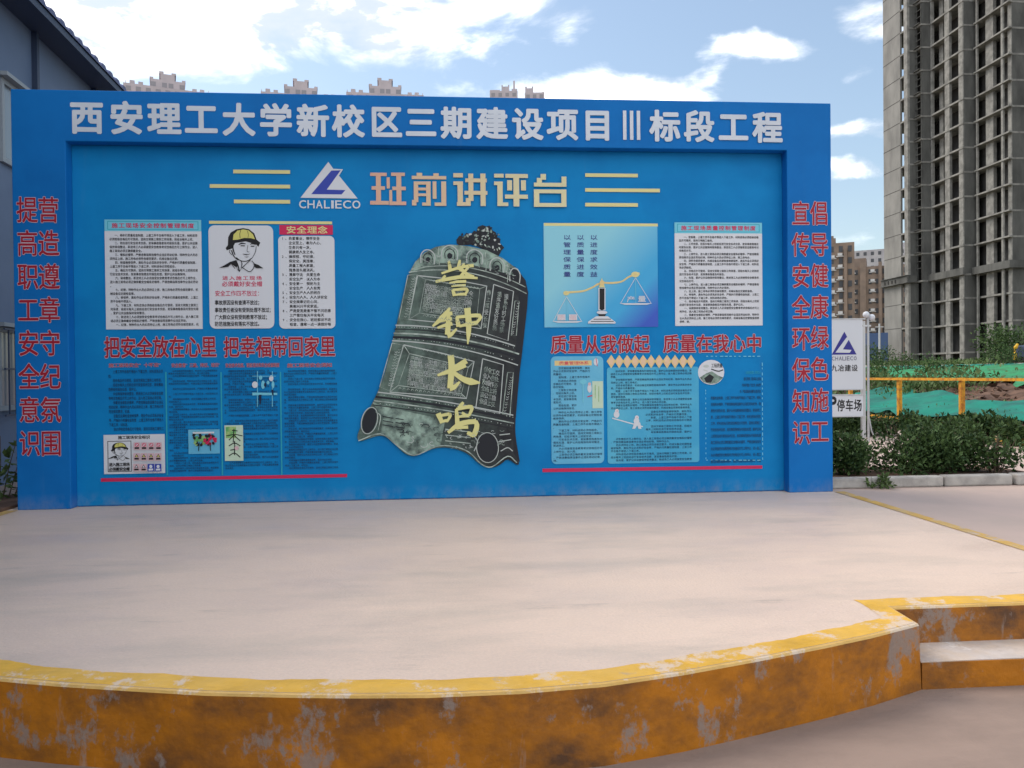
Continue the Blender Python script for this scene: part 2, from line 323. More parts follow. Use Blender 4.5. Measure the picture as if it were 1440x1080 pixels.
# flat printed artwork on a wall plane (y = const); every piece of ink lies a hair in front of the one below
class Art(MB):
    def __init__(s, y, mats, step=.0003): super().__init__(); s.y = y; s.names = mats; s.step = step; s.k = 0
    def mi(s, m):
        if m not in s.names: s.names.append(m)
        return s.names.index(m)
    def lay(s): s.k += 1; return s.y-s.k*s.step
    def wp(s, px, py): q = on_y(px, py, s.y); return q[0], q[2]
    def rect(s, x0, y0, x1, y1):                         # pixel corners -> upright rectangle on the wall
        a, b, c, d = s.wp(x0, y0), s.wp(x1, y0), s.wp(x0, y1), s.wp(x1, y1)
        return (a[0]+c[0])/2, (c[1]+d[1])/2, (b[0]+d[0])/2, (a[1]+b[1])/2   # X0,Z0,X1,Z1
    def wpoly(s, pts, m, yy=None):
        y = s.lay() if yy is None else yy; return s.add([(x, y, z) for x, z in pts], [tuple(range(len(pts)))], s.mi(m))
    def poly(s, pts, m): return s.wpoly([s.wp(*p) for p in pts], m)
    def wrect(s, X0, Z0, X1, Z1, m, r=0):
        if not r: return s.wpoly([(X0, Z0), (X1, Z0), (X1, Z1), (X0, Z1)], m)
        P = []
        for cx, cz, a0 in ((X1-r, Z0+r, -90), (X1-r, Z1-r, 0), (X0+r, Z1-r, 90), (X0+r, Z0+r, 180)):
            for k in range(6): t = math.radians(a0+18*k); P.append((cx+r*math.cos(t), cz+r*math.sin(t)))
        return s.wpoly(P, m)
    def box4(s, x0, y0, x1, y1, m, r=0): return s.wrect(*s.rect(x0, y0, x1, y1), m, r)
    def stroke(s, pts, w, m, smooth=True):                            # brush stroke: pixel points, pixel widths
        P = [np.array(p, float) for p in pts]; n = len(P); ws = list(w) if isinstance(w, (list, tuple)) else [w]*n
        if n >= 3 and smooth:
            E_ = [2*P[0]-P[1]]+P+[2*P[-1]-P[-2]]; NP, NW = [], []
            for i in range(n-1):
                a_, b_, c_, d_ = E_[i:i+4]
                for k in range(4):
                    t = k/4; NP.append(.5*(2*b_+(c_-a_)*t+(2*a_-5*b_+4*c_-d_)*t*t+(3*b_-a_-3*c_+d_)*t**3)); NW.append(ws[i]+(ws[i+1]-ws[i])*t)
            P, ws = NP+[P[-1]], NW+[ws[-1]]; n = len(P)
        Lf, Rt = [], []
        for i in range(n):
            d = P[min(i+1, n-1)]-P[max(i-1, 0)]; d = d/(np.linalg.norm(d)+1e-9); nn = np.array([-d[1], d[0]])*ws[i]/2
            Lf.append(s.wp(*(P[i]+nn))); Rt.append(s.wp(*(P[i]-nn)))
        y = s.lay(); vs = [(x, y, z) for x, z in Lf+Rt]
        return s.add(vs, [(i, i+1, n+i+1, n+i) for i in range(n-1)], s.mi(m))
    def ell(s, cx, cy, rx, ry, m, rot=0, n=24):
        c, q = math.cos(rot), math.sin(rot)
        return s.poly([(cx+rx*math.cos(t)*c-ry*math.sin(t)*q, cy+rx*math.cos(t)*q+ry*math.sin(t)*c) for t in [2*math.pi*i/n for i in range(n)]], m)
    def char(s, ch, X0, Z0, X1, Z1, m, bold=0.0, res=2, y=None, em=True):
        if bold >= .003:                                 # heavier print: the same letter laid several times, a hair apart
            k = 8 if bold > .025 else (4 if bold >= .012 else 2); bx, bz = bold*(X1-X0)*1.25, bold*(Z1-Z0)*1.25
            y = s.lay() if y is None else y
            for i in range(k):
                t = 2*math.pi*(i+.5)/k; s.char(ch, X0+bx*math.cos(t), Z0+bz*math.sin(t), X1+bx*math.cos(t), Z1+bz*math.sin(t), m, 0, res, y-.00002*i, em)
            if k == 8: s.char(ch, X0, Z0, X1, Z1, m, 0, res, y-.00002*9, em)
            return
        v, f = glyph(ch, 0, res)
        if not len(v): return
        y = s.lay() if y is None else y
        if em: q = (v-np.array([0.02, -.10]))/np.array([.96, .96])
        else: lo, hi = v.min(0), v.max(0); q = (v-lo)/(hi-lo+1e-9)
        s.add([(X0+a*(X1-X0), y, Z0+b*(Z1-Z0)) for a, b in q], f, s.mi(m))
    def line(s, text, X0, Z0, X1, Z1, m, bold=0.0, res=2, gap=.06, outline=None, ob=.03):
        n = len(text); p = (X1-X0)/n; g = p*gap; ys = []
        if outline:
            y = s.lay()
            for i, ch in enumerate(text): s.char(ch, X0+i*p+g, Z0, X0+(i+1)*p-g, Z1, outline, bold+ob, res, y)
        y = s.lay()
        for i, ch in enumerate(text): s.char(ch, X0+i*p+g, Z0, X0+(i+1)*p-g, Z1, m, bold, res, y)
    def para(s, X0, Z0, X1, Z1, lines, m, pitch=None, fill=.72, bold=.008, res=1):
        n = len(lines); h = (Z1-Z0)/n; cw = pitch or h*.95; y = s.lay()
        for r, t in enumerate(lines):
            zt = Z1-r*h
            for i, ch in enumerate(t):
                xa = X0+i*cw
                if xa+cw > X1+1e-6: break
                if ch not in ' \u3000': s.char(ch, xa, zt-h*fill, xa+cw*.94, zt, m, bold if bold < .01 else bold, res, y)
    def done(s, name, parent, world=True): return s.build(name, [M[q] for q in s.names], parent, world)

CORP = ('新进场工人必须接受安全教育考试合格后方可上岗作业，进入施工现场必须正确佩戴安全帽系好帽带，严禁违章指挥违章作业违反劳动纪律，'
        '特种作业人员必须持证上岗，施工用电必须符合规范要求，机械设备应定期检查维修保养，高处作业必须系好安全带，'
        '严格执行质量检查制度，上道工序不合格不得进入下道工序，材料进场必须检验合格后方可使用，坚持文明施工做到工完场清，'
        '班组长每天上班前应进行安全技术交底，发现事故隐患及时报告处理，爱护公共设施保持现场整洁，')
NUM = '一二三四五六七八九十'
def gen_lines(n, width, seed, numbered=True, plain=False):
    r = random.Random(seed); out = []; k = 0; pos = r.randrange(len(CORP))
    while len(out) < n:
        ln = r.randint(int(width*.8), int(width*2.3)); t = ''.join(CORP[(pos+i) % len(CORP)] for i in range(ln)); pos += ln
        t = t.strip('，')+'。'
        t = ('　　'+(NUM[k % 10]+'、' if numbered else '')+t) if not plain else t; k += 1
        while t and len(out) < n: out.append(t[:width]); t = t[width:]
    return out

exec_sections = []
# ------------------------------------------------------------------ ground
def hgt(x, y):
    base = -.335 if y < -3.9 else (-.335+(.325)*min(1, (y+3.9)/2.6))
    s = max(x-15.5, (y-24)*.8)
    if s <= 0: return base
    xs = [0, .4, 3.1, 4.3, 9.9, 19, 28, 43, 60, 4000]; zs = [0, .05, .42, .70, 1.02, 1.38, 1.66, 2.0, 2.05, 2.05]
    if s > 12 and x < 14 and y > 20: pass
    z = float(np.interp(s, xs, zs))
    bump = .10*math.sin(x*1.7+y*.6)*math.sin(y*1.1-x*.4)+.05*math.sin(x*4.1)*math.sin(y*3.7)
    k = min(1, s/2)*max(0, min(1, (26-s)/8))
    return base+z+bump*k
def axis(lo, hi, a, b, step):
    v = list(np.arange(a, b+.001, step)); q = step
    while v[-1] < hi: q *= 1.35; v.append(v[-1]+q)
    q = step
    while v[0] > lo: q *= 1.35; v.insert(0, v[0]-q)
    return v
xs = axis(-2500, 2500, 14, 62, .6); ys = axis(-400, 3000, -6, 46, .6)
g = MB(); nx, ny = len(xs), len(ys)
g.add([(x, y, hgt(x, y)) for y in ys for x in xs], [(j*nx+i, j*nx+i+1, (j+1)*nx+i+1, (j+1)*nx+i) for j in range(ny-1) for i in range(nx-1)])
for k, f in enumerate(g.f):
    c = np.mean([g.v[i] for i in f], axis=0)
    if c[1] < -3.6 or c[0] < 14: g.m[k] = 0
    elif c[0] < 31 and c[1] < 60: g.m[k] = 1
    else: g.m[k] = 2
tag(g.build('ground', [M['low'], M['soil'], M['rawground']], smooth=True), kind='structure')

ARC = [(1.70, -4.24), (2.0, -4.37), (2.31, -4.51), (2.57, -4.59), (2.88, -4.67), (3.23, -4.755), (3.6, -4.815), (3.84, -4.845), (4.12, -4.87), (4.49, -4.87),
       (4.84, -4.835), (5.19, -4.75), (5.55, -4.635), (5.94, -4.50), (6.23, -4.39), (6.56, -4.24)]
FRONT = [(-.4, -3.97), (1.68, -3.97)]+ARC+[(6.58, -3.97), (8.25, -3.97)]
def offs(path, d):                                       # shift a polyline to its left by d (front path: left = towards the wall)
    P = [Vector((*p, 0)) for p in path]; out = []
    for i in range(len(P)):
        a = (P[i]-P[i-1]).normalized() if i else None; b = (P[i+1]-P[i]).normalized() if i < len(P)-1 else None
        n1 = Vector((-a.y, a.x, 0)) if a else None; n2 = Vector((-b.y, b.x, 0)) if b else None
        if n1 is None: q = n2*d
        elif n2 is None: q = n1*d
        else: q = (n1+n2)/max(.35, 1+n1.dot(n2))*d
        out.append((P[i].x+q.x, P[i].y+q.y))
    return out
def densify(path, step):
    out = []
    for a, b in zip(path[:-1], path[1:]):
        n = max(1, int(math.dist(a, b)/step)); out += [(a[0]+(b[0]-a[0])*k/n, a[1]+(b[1]-a[1])*k/n) for k in range(n)]
    return out+[path[-1]]
def sweep(mb, path, prof, mi):                           # profile: list of (inward offset, z)
    rows = [[(x, y, z) for x, y in offs(path, d)] for d, z in prof]; n = len(path)
    mb.add([q for r in rows for q in r], [(i*n+j, i*n+j+1, (i+1)*n+j+1, (i+1)*n+j) for i in range(len(rows)-1) for j in range(n-1)], mi)
stage = thing('concrete_stage', 'low concrete stage with a bowed yellow kerb and steps before the blue wall', 'stage', (4.13, -2, 0))
b = MB(); inner = offs(FRONT, .016)
b.add([(x, y, 0) for x, y in inner]+[(8.25, .6, 0), (-.4, .6, 0)], [tuple(range(len(inner)+2))])
b.build('slab', M['floor'], stage)
b = MB(); random.seed(3)
sweep(b, FRONT, [(.016, -.0005), (.005, -.004), (.0, -.014)], 1); sweep(b, FRONT, [(.0, -.014), (-.002, -.15), (-.008, -.36)], 0)
M['worn'] = chipped_yellow('worn kerb edge', (.72, .47, .16), (.66, .56, .46), (.60, .36, .08), .10, .8)
o = b.build('kerb_face', [M['kerbface'], M['worn']], stage)
b = MB(); ro, ri = offs(FRONT, .0175), offs(FRONT, .15); rj = random.Random(4); qo, qi = [], []
for i in range(len(ro)-1):                               # the inner border of the paint wanders a little
    m_ = max(1, int(math.dist(ri[i], ri[i+1])/.035))
    for k in range(m_):
        t = k/m_; A_ = [ro[i][c]+(ro[i+1][c]-ro[i][c])*t for c in (0, 1)]; B_ = [ri[i][c]+(ri[i+1][c]-ri[i][c])*t for c in (0, 1)]
        f_ = 1+(rj.uniform(-.03, .02)+.09*math.sin(5*A_[0])*math.sin(13*A_[0]+1)) if 0 < k else 1
        qo.append((A_[0], A_[1], .0006)); qi.append((A_[0]+(B_[0]-A_[0])*f_, A_[1]+(B_[1]-A_[1])*f_, .002))
n = len(qo); b.add(qo+qi, [(j, j+1, n+j+1, n+j) for j in range(n-1)])
b.build('rim_paint', M['rim'], stage)
for x0, x1 in ((6.572, 13.5), (-.4, 1.688)):
    st = MB(); st.box(x0, x1, -4.243, -3.974, -.36, -.202, 1); st.box(x0, x1, -4.236, -3.974, -.2015, -.197, 0)
    st.build('step', [M['tread'], M['kerbface']], stage)
M['line'] = chipped_yellow('worn yellow line', (.66, .40, .09), (.47, .39, .34), (.52, .40, .22), .09, .6)
for P_ in ([(8.20, -3.8, .004), (8.30, -3.8, .004), (8.37, -.02, .004), (8.262, -.02, .004)], [(-.05, -3.8, .004), (.03, -3.8, .004), (.02, -.02, .004), (-.09, -.02, .004)]):
    b = MB(); b.add(P_, [(0, 1, 2, 3)]); b.build('edge_line', M['line'], stage)
b = MB(); b.add([(8.25, -3.97, 0), (13.7, -3.97, 0), (13.7, 9.5, 0), (8.25, 9.5, 0)], [(0, 1, 2, 3)])
tag(b.build('pavement', M['pave']), kind='structure')
b = MB(); sweep(b, [(8.25, -3.974), (13.7, -3.974)], [(.0, -.001), (.0, -.36)], 0); tag(b.build('pavement_edge', M['kerbface']), kind='structure')

# ------------------------------------------------------------------ blue wall
wall = thing('backdrop_wall', 'tall blue painted wall framing the printed safety display', 'wall', (4.13, .3, 0))
WW, WH = 8.257, 4.1
b = MB(); prof = [(0, 0), (.505, 0), (.505, 3.6), (7.775, 3.6), (7.775, 0), (WW, 0), (WW, WH), (0, WH)]
n = len(prof); b.add([(x, 0, z) for x, z in prof]+[(x, .55, z) for x, z in prof], [tuple(range(n))]+[(i, n+i, n+(i+1) % n, (i+1) % n) for i in range(n)])
b.add([(0, .55, 0), (WW, .55, 0), (WW, .55, WH), (0, .55, WH)], [(3, 2, 1, 0)])
o = b.build('frame', M['blue'], wall); bv = o.modifiers.new('b', 'BEVEL'); bv.width = .008; bv.segments = 2; bv.limit_method = 'ANGLE'
b = MB(); b.box(.505, 7.775, .135, .5, 0, 3.6); b.build('back_board', M['blue'], wall)
a = Art(-.003, ['letterwhite']); X0, X1 = a.wp(99, 165)[0], a.wp(1099, 178)[0]; s0 = '西安理工大学新校区三期建设项目Ⅲ标段工程'
HX = [100, 154, 207, 262, 313, 367, 419, 470, 522, 573, 622, 672, 722, 770, 825, 870, 916, 963, 1011, 1058]
for i, ch in enumerate(s0):
    cx = [122, 178, 231, 283, 336, 388, 440, 490, 543, 592, 642, 692, 742, 791, 840, 888, 935, 983, 1031, 1079][i]
    X = a.wp(cx, 170)[0]; hw = .157
    if ch == 'Ⅲ':
        for k in (-1, 0, 1): a.wrect(X+k*.072-.018, 3.685, X+k*.072+.018, 3.985, 'letterwhite')
    else: a.char(ch, X-hw, 3.675, X+hw, 3.995, 'letterwhite', .030, 3)
a.done('header_lettering', wall)
for name_, cols in (('l', (('提高职工安全意识', 40, 278, 640), ('营造遵章守纪氛围', 70, 278, 640))), ('r', (('宣传安全环保知识', 1126, 284, 624), ('倡导健康绿色施工', 1152, 284, 622)))):
    a = Art(-.003, ['outline', 'red'])
    for t, cx, y0, y1 in cols:
        for lay, (mm, bo) in enumerate((('outline', .0256), ('red', .0125))):
            yy = a.lay()
            for i, ch in enumerate(t):
                sh = (4 if name_ == 'l' else 1.0)*i/7; yc = y0+(y1-y0)*(i+.36)/7.72
                X, Z = a.wp(cx+sh-(1 if name_ == 'l' else 0)*2, yc); a.char(ch, X-.098, Z-.128, X+.098, Z+.128, mm, bo, 2, yy)
    a.done('slogan_lettering', wall)

# ------------------------------------------------------------------ printed banner
ban = thing('printed_banner', 'blue printed vinyl display with a big bronze bell, notices and red slogans', 'banner', (4.14, .12, 1.8))
BY = .120
def fold(x, z):                                          # the vinyl is pulled into faint folds, deeper near its hung top edge
    e = math.exp(-max(0, 3.58-z)/.35)
    f = .5+.5*math.sin(1.1*x+9*z+1.3*math.sin(.8*x)); g_ = .5+.5*math.sin(2.3*x-21*(z-3.4)*(1+.12*math.sin(x)))
    return .0012+.0016*f+.0108*e*g_*(.55+.45*math.sin(.9*x+1))
b = MB(); nxx, nzz = 150, 110
b.add([(.507+7.266*i/nxx, BY+fold(.507+7.266*i/nxx, .012+3.585*j/nzz), .012+3.585*j/nzz) for j in range(nzz+1) for i in range(nxx+1)],
      [(j*(nxx+1)+i, j*(nxx+1)+i+1, (j+1)*(nxx+1)+i+1, (j+1)*(nxx+1)+i) for j in range(nzz) for i in range(nxx)])
b.build('sheet', M['vinyl'], ban, smooth=True)
AY = BY-.003
# yellow bars beside the title
a = Art(AY, ['cream'])
for x0, x1, y in ((328, 408, 241.5), (295, 408, 262), (329, 408, 283.5)): a.box4(x0, y-2.6, x1, y+2.6, 'cream')
a.done('title_bars', ban)
a = Art(AY, ['cream'])
for x0, x1, y in ((823, 897, 246.5), (823, 928, 267.5), (823, 897, 288)): a.box4(x0, y-2.5, x1, y+2.5, 'cream')
a.done('title_bars', ban)
# title, drawn stroke by stroke
TITLE = [[(66, 57, 140, 72), (72, 118, 132, 134), (66, 184, 150, 201), (92, 57, 114, 190), (140, 78, 154, 128), (152, 135, 165, 203), (160, 57, 222, 72), (165, 120, 226, 136), (160, 187, 228, 203), (184, 57, 206, 200)],
         [(275, 58, 300, 76), (350, 60, 374, 76), (253, 72, 408, 87), (262, 97, 282, 190), (254, 180, 274, 205), (262, 97, 338, 111), (282, 125, 322, 137), (282, 151, 322, 163), (318, 97, 338, 205), (300, 192, 338, 206), (347, 97, 364, 175), (386, 97, 408, 207), (356, 192, 408, 207)],
         [(440, 60, 483, 79), (440, 97, 483, 113), (459, 97, 483, 200), (456, 190, 505, 207), (494, 84, 590, 101), (490, 140, 593, 157), (508, 62, 530, 185), (496, 172, 518, 207), (562, 62, 585, 208)],
         [(623, 63, 666, 80), (623, 98, 662, 114), (638, 98, 662, 203), (638, 192, 687, 208), (674, 64, 775, 82), (682, 92, 704, 138), (744, 92, 766, 138), (672, 157, 775, 175), (710, 64, 736, 210)],
         [(832, 64, 856, 90), (815, 82, 838, 108), (802, 104, 948, 121), (926, 76, 948, 112), (802, 134, 948, 151), (802, 195, 948, 212), (802, 134, 826, 212), (925, 134, 948, 212)]]
tcols = [((.66, .34, .27), (.60, .42, .30)), ((.64, .42, .30), (.62, .50, .32)), ((.62, .50, .34), (.62, .56, .34)), ((.62, .55, .36), (.62, .59, .36)), ((.62, .58, .36), (.64, .62, .38))]
a = Art(AY, [])
for i, rs in enumerate(TITLE):
    M['t%d' % i] = mat('title print %d' % i, tcols[i][0], .55, tcols[i][1], 3, (1, 1, 1), .3, .7)
    for r in rs: a.box4(500+r[0]/3.2, 225+r[1]/3.2, 500+r[2]/3.2, 225+r[3]/3.2, 't%d' % i)
a.done('title_lettering', ban)
def Q(x0, y0, s): return lambda *p: [(x0+x/s, y0+y/s) for x, y in p]
a = Art(AY, ['panel']); q = Q(270, 220, 5.538)
a.poly(q((1062, 42), (1100, 96), (1175, 100), (1145, 150), (1290, 328), (845, 322)), 'panel')
a.poly(q((1085, 110), (1158, 108), (1050, 258), (1195, 262), (1165, 296), (928, 294)), 'logoblue')
R0 = a.rect(420, 282, 508, 293); a.line('CHALIECO', *R0, 'panel', .02, 2, .0) if False else None
for i, ch in enumerate('CHALIECO'):
    w = (R0[2]-R0[0]); xs_ = [0, .132, .268, .395, .51, .575, .70, .85, 1.0]; 
    a.char(ch, R0[0]+w*xs_[i]+.006, R0[1], R0[0]+w*xs_[i+1]-.010, R0[3], 'panel', .022, 3, None, False)
a.done('company_logo', ban)

def notice(x0, y0, x1, y1, title, n, width, seed):
    p = Art(AY, ['panel', 'cyanp', 'cyand']); R0 = p.rect(x0, y0, x1, y1); p.wrect(*R0, 'panel')
    h = R0[3]-R0[1]; zt = R0[3]-h*.105; p.wrect(R0[0], zt, R0[2], R0[3], 'cyanp'); w = R0[2]-R0[0]
    ix0, ix1, iz0, iz1 = R0[0]+w*.03, R0[2]-w*.03, zt+h*.012, R0[3]-h*.014; t = .006
    for rr in ((ix0, iz0, ix1, iz0+t), (ix0, iz1-t, ix1, iz1), (ix0, iz0, ix0+t, iz1), (ix1-t, iz0, ix1, iz1)): p.wrect(*rr, 'cyand')
    po = p.done('notice_panel', ban)
    l = Art(AY-.002, ['crimson', 'black']); l.line(title, ix0+w*.04, iz0+.018, ix1-w*.04, iz1-.018, 'crimson', .02)
    l.para(R0[0]+w*.05, R0[1]+h*.02, R0[2]-w*.04, zt-h*.025, gen_lines(n, width, seed), 'black', w*.91/width, .74, .014)
    l.done('lettering', po)
notice(148, 309, 284, 463, '施工现场安全控制管理制度', 24, 34, 11)
notice(949, 313, 1072, 458, '施工现场质量控制管理制度', 26, 34, 12)
# safety ideas: yellow line, portrait panel, list panel
a = Art(AY, ['cream']); a.box4(294, 311, 467, 315, 'cream'); a.done('yellow_rule', ban)
def portrait(l, q, k):
    def S(w, m, *p): l.stroke(q(*p), [v*k for v in w] if isinstance(w, (list, tuple)) else w*k, m)
    l.poly(q((225, 285), (228, 215), (250, 172), (300, 143), (360, 132), (415, 142), (460, 178), (482, 235), (515, 262), (498, 300), (478, 278), (385, 250), (290, 265), (262, 315), (215, 330), (205, 310)), 'black')
    l.poly(q((270, 238), (276, 190), (310, 155), (362, 143), (412, 153), (450, 188), (468, 232), (430, 222), (370, 220), (310, 236)), 'helmet')
    S(5, 'black', (340, 150), (332, 185), (335, 222)); S(4, 'black', (400, 158), (408, 190), (405, 218))
    S([9, 12, 8], 'black', (272, 262), (272, 320), (290, 372)); S([10, 9, 7], 'black', (258, 330), (280, 385), (320, 420)); S(7, 'black', (300, 395), (345, 425), (400, 425), (440, 400))
    S([5, 6, 4], 'black', (480, 295), (470, 350), (440, 402)); S([6, 13, 5], 'black', (322, 280), (350, 268), (385, 272)); S([5, 11, 5], 'black', (425, 278), (445, 270), (475, 280))
    S(8, 'black', (340, 290), (378, 291)); S(8, 'black', (430, 294), (462, 295)); S(4, 'black', (405, 285), (398, 338), (418, 346))
    S([3, 8, 3], 'black', (360, 362), (392, 370), (424, 363)); S([2, 5, 2], 'black', (375, 388), (395, 391), (412, 386)); S(5, 'black', (248, 325), (240, 345), (262, 372))
    l.poly(q((145, 490), (200, 462), (245, 435), (300, 418), (322, 470), (300, 480), (255, 452), (230, 478)), 'black')
    l.poly(q((455, 445), (500, 462), (545, 492), (480, 490), (462, 475)), 'black')
    S([8, 11, 10], 'black', (300, 420), (318, 470), (330, 522)); S([6, 8, 5], 'black', (345, 425), (352, 455), (345, 485)); S(6, 'black', (430, 415), (372, 470), (355, 485))
    S(6, 'black', (440, 425), (465, 462), (425, 522), (352, 482)); S(4, 'black', (300, 478), (328, 515), (352, 484)); S(5, 'black', (250, 440), (290, 495))
q = Q(285, 300, 6.355)
p = Art(AY, ['panel']); R0 = p.rect(294, 317, 385, 462); p.wrect(*R0, 'panel', .06); po = p.done('worker_panel', ban)
l = Art(AY-.002, ['black', 'helmet', 'crimson']); portrait(l, q, .157); l.done('worker_portrait', po)
def one_line(t, x0, y0, x1, y1, m, bold, gap):
    l = Art(AY-.002, [m]); l.line(t, *l.rect(x0, y0, x1, y1), m, bold, 2, gap); l.done('lettering', po)
one_line('进入施工现场', 312, 388, 369, 394, 'crimson', .012, .08); one_line('必须戴好安全帽', 312, 395.5, 369, 403, 'crimson', .012, .02)
one_line('安全工作四不放过：', 302, 408.5, 369, 416.5, 'crimson', .008, .02)
for t, y, xe in (('事故原因没有查清不放过；', 422, 368), ('事故责任者没有受到处理不放过；', 432.5, 384), ('广大群众没有受到教育不放过；', 442.5, 379), ('防范措施没有落实不放过。', 452, 368)): one_line(t, 302, y, xe, y+6.8, 'black', .02, .01)
p = Art(AY, ['panel', 'crimson', 'gold']); p.box4(393, 316.5, 468, 330, 'crimson'); p.box4(392, 331.5, 471, 462, 'panel', .05)
p.line('安全理念', *p.rect(402, 318, 461, 328.5), 'cream', .02, 2, .04); po = p.done('list_panel', ban)
l = Art(AY-.002, ['black']); R0 = l.rect(397, 333, 468, 460)
T = ['1、热爱事业，情怀安全', '　　企业至上，奉为人心，', '　　生命只有一次，', '　　健康是人生之本。', '2、操规程，守纪律，', '　　保安全，莫违章，', '　　质量工程大家建，', '　　隐患苗头要消灭。', '3、遵章守法　关爱生命', '　　安全生产　以人为本', '4、安全第一　预防为主', '　　安全生产　人人有责', '5、安全生产人人抓明白', '6、安全为人人，人人讲安全', '7、安全规章记在心间，', '　　高高兴兴平安家返。', '8、严是爱宽是害不管不问后患来', '　　三严管住每天平安每天', '9、安全在我心，班班都讲不走样', '　　检查、遵章一点一滴做好每天']
l.para(*R0, T, 'black', (R0[2]-R0[0])/14.6, .74, .016); l.done('lettering', po)
# red headings
for segs in ((('把安全放在心里', 146, 305, 473, 503), ('把幸福带回家里', 314, 472, 473, 502)), (('质量从我做起', 774, 914, 471, 497), ('质量在我心中', 932, 1072, 470, 496))):
    for t, x0, x1, y0, y1 in segs:
        a = Art(AY, ['outline', 'red']); a.line(t, *a.rect(x0, y0, x1, y1), 'red', .020, 3, .02, 'outline', .016); a.done('heading_lettering', ban)
for x0, x1, ya, yb in ((142, 488, 673.5, 667.5), (763, 1072, 660, 655.5)):
    a = Art(AY, ['crimson']); a.poly([(x0, ya-1), (x1, yb-1), (x1, yb+3.5), (x0, ya+4)], 'crimson'); a.done('red_rule', ban)
# lower left columns printed straight on the blue
heads = [('施工现场安全“十不准”', 153, 230), ('安全教育“三级、持证、培训”', 241, 312), ('安全技术交底，班前活动和安全检查制度', 317, 393), ('施工现场安全须知', 404, 467)]
cols = [(153, 230, 520, 607, 14, 24, 0), (238, 307, 520, 664, 40, 24, 0), (316, 391, 520, 660, 38, 26, 0), (400, 475, 520, 660, 38, 26, 0)]
a = Art(AY, ['outline', 'red', 'blackb', 'cyand'])
for t, x0, x1 in heads: a.line(t, *a.rect(x0, 510.5, x1, 516.5), 'red', .012, 1, .0, 'outline', .02)
for x0, x1, y0, y1, n, wd, _ in cols:
    R0 = a.rect(x0, y0, x1, y1); a.para(*R0, gen_lines(n, wd, x0, x0 > 400), 'blackb', (R0[2]-R0[0])/wd, .78)
for x in (234.5, 312, 395.5): a.box4(x-1, 523, x+1, 668, 'cyand')
co_ = a.done('safety_columns', ban)
l = Art(AY-.004, ['panel', 'black', 'helmet']); l.box4(146, 611, 232, 666, 'panel')
l.line('施工现场安全标识', *l.rect(166, 612.5, 211, 617.5), 'black', .03, 1, .0)
R0 = l.rect(151.5, 620, 185, 663.5)
for rr in ((R0[0], R0[1], R0[2], R0[1]+.006), (R0[0], R0[3]-.006, R0[2], R0[3]), (R0[0], R0[1], R0[0]+.006, R0[3]), (R0[2]-.006, R0[1], R0[2], R0[3])): l.wrect(*rr, 'black')
portrait(l, (lambda *p: [(147+(x-130)/12.5+3, 622+(y-130)/15.5) for x, y in p]), .075)
l.line('进入施工现场', *l.rect(154, 650.5, 183, 655.5), 'black', .03, 1, .0); l.line('必须戴安全帽', *l.rect(154, 657, 183, 662), 'black', .03, 1, .0)
for r in range(3):
    for c in range(4):
        x, y = 188.5+c*10.2, 622+r*15; bl = r == 2 and c >= 2
        l.box4(x, y, x+9, y+10.5, 'logoblue' if bl else 'pinkp'); l.box4(x+1.4, y+6.6, x+7.6, y+9.2, 'panel' if bl else 'black')
        if bl: l.ell(x+4.5, y+3.6, 2.2, 2.4, 'panel')
        elif r == 0: l.ell(x+4.5, y+3.4, 2.6, 2.6, 'crimson'); l.ell(x+4.5, y+3.4, 1.7, 1.7, 'panel'); l.stroke([(x+3, y+2), (x+6, y+5)], .8, 'crimson')
        else: l.poly([(x+4.5, y+.8), (x+7.4, y+5.6), (x+1.6, y+5.6)], 'black'); l.poly([(x+4.5, y+2.2), (x+6.2, y+5), (x+2.8, y+5)], 'helmet' if r == 1 else 'panel')
l.done('sign_chart', co_)
l = Art(AY-.004, ['aqua']); l.box4(265, 604, 309, 638, 'aqua'); random.seed(5)
for k in range(34):
    t = random.random()*6.28; rr = random.random()**.5; x, y = 280+12*rr*math.cos(t), 617+9*rr*math.sin(t); l.ell(x, y, 2.6, 2, 'green' if k % 3 else 'bronzedark', random.random()*3, 8)
for k in range(26):
    t = random.random()*6.28; rr = random.random()**.5; x, y = 296+8*rr*math.cos(t), 618+7*rr*math.sin(t); l.ell(x, y, 2.4, 1.9, 'crimson' if k % 3 else 'bronzedark', random.random()*3, 8)
l.stroke([(296, 622), (297, 634)], [1.6, 1], 'black'); l.stroke([(281, 622), (280, 634)], [1.6, 1], 'black'); l.box4(272, 607, 302, 609.5, 'panel'); l.done('tree_picture', co_)
l = Art(AY-.004, ['bleach', 'green', 'black']); l.box4(316, 598, 342, 648, 'bleach'); l.box4(317.5, 600, 332, 616, 'green')
for p_ in (((318, 613), (330, 611), (341, 613)), ((326, 605), (334, 606)), ((329, 603), (328, 622)), ((322, 619), (329, 612)), ((329, 612), (338, 620)), ((322, 627), (330, 623), (338, 627)), ((330, 620), (330, 640)), ((324, 633), (336, 631)), ((322, 641), (330, 637), (338, 643))): l.stroke(p_, 1.3, 'black')
l.ell(333, 630, 3, 3, 'pinkp'); l.done('calligraphy_picture', co_)
l = Art(AY-.004, ['panel', 'cyanp', 'blackb'])
for x in (362, 383): l.stroke([(x, 522), (x, 572)], 1, 'cyanp')
for cx, cy, rx, ry in ((358.5, 541, 4, 4.6), (381.5, 532, 3, 4.2), (366.5, 531, 2.4, 3), (377, 538, 2, 2.6), (370, 541, 2.6, 6), (384, 541, 2, 5)): l.ell(cx, cy, rx, ry, 'panel' if rx > 2.9 else 'cyanp')
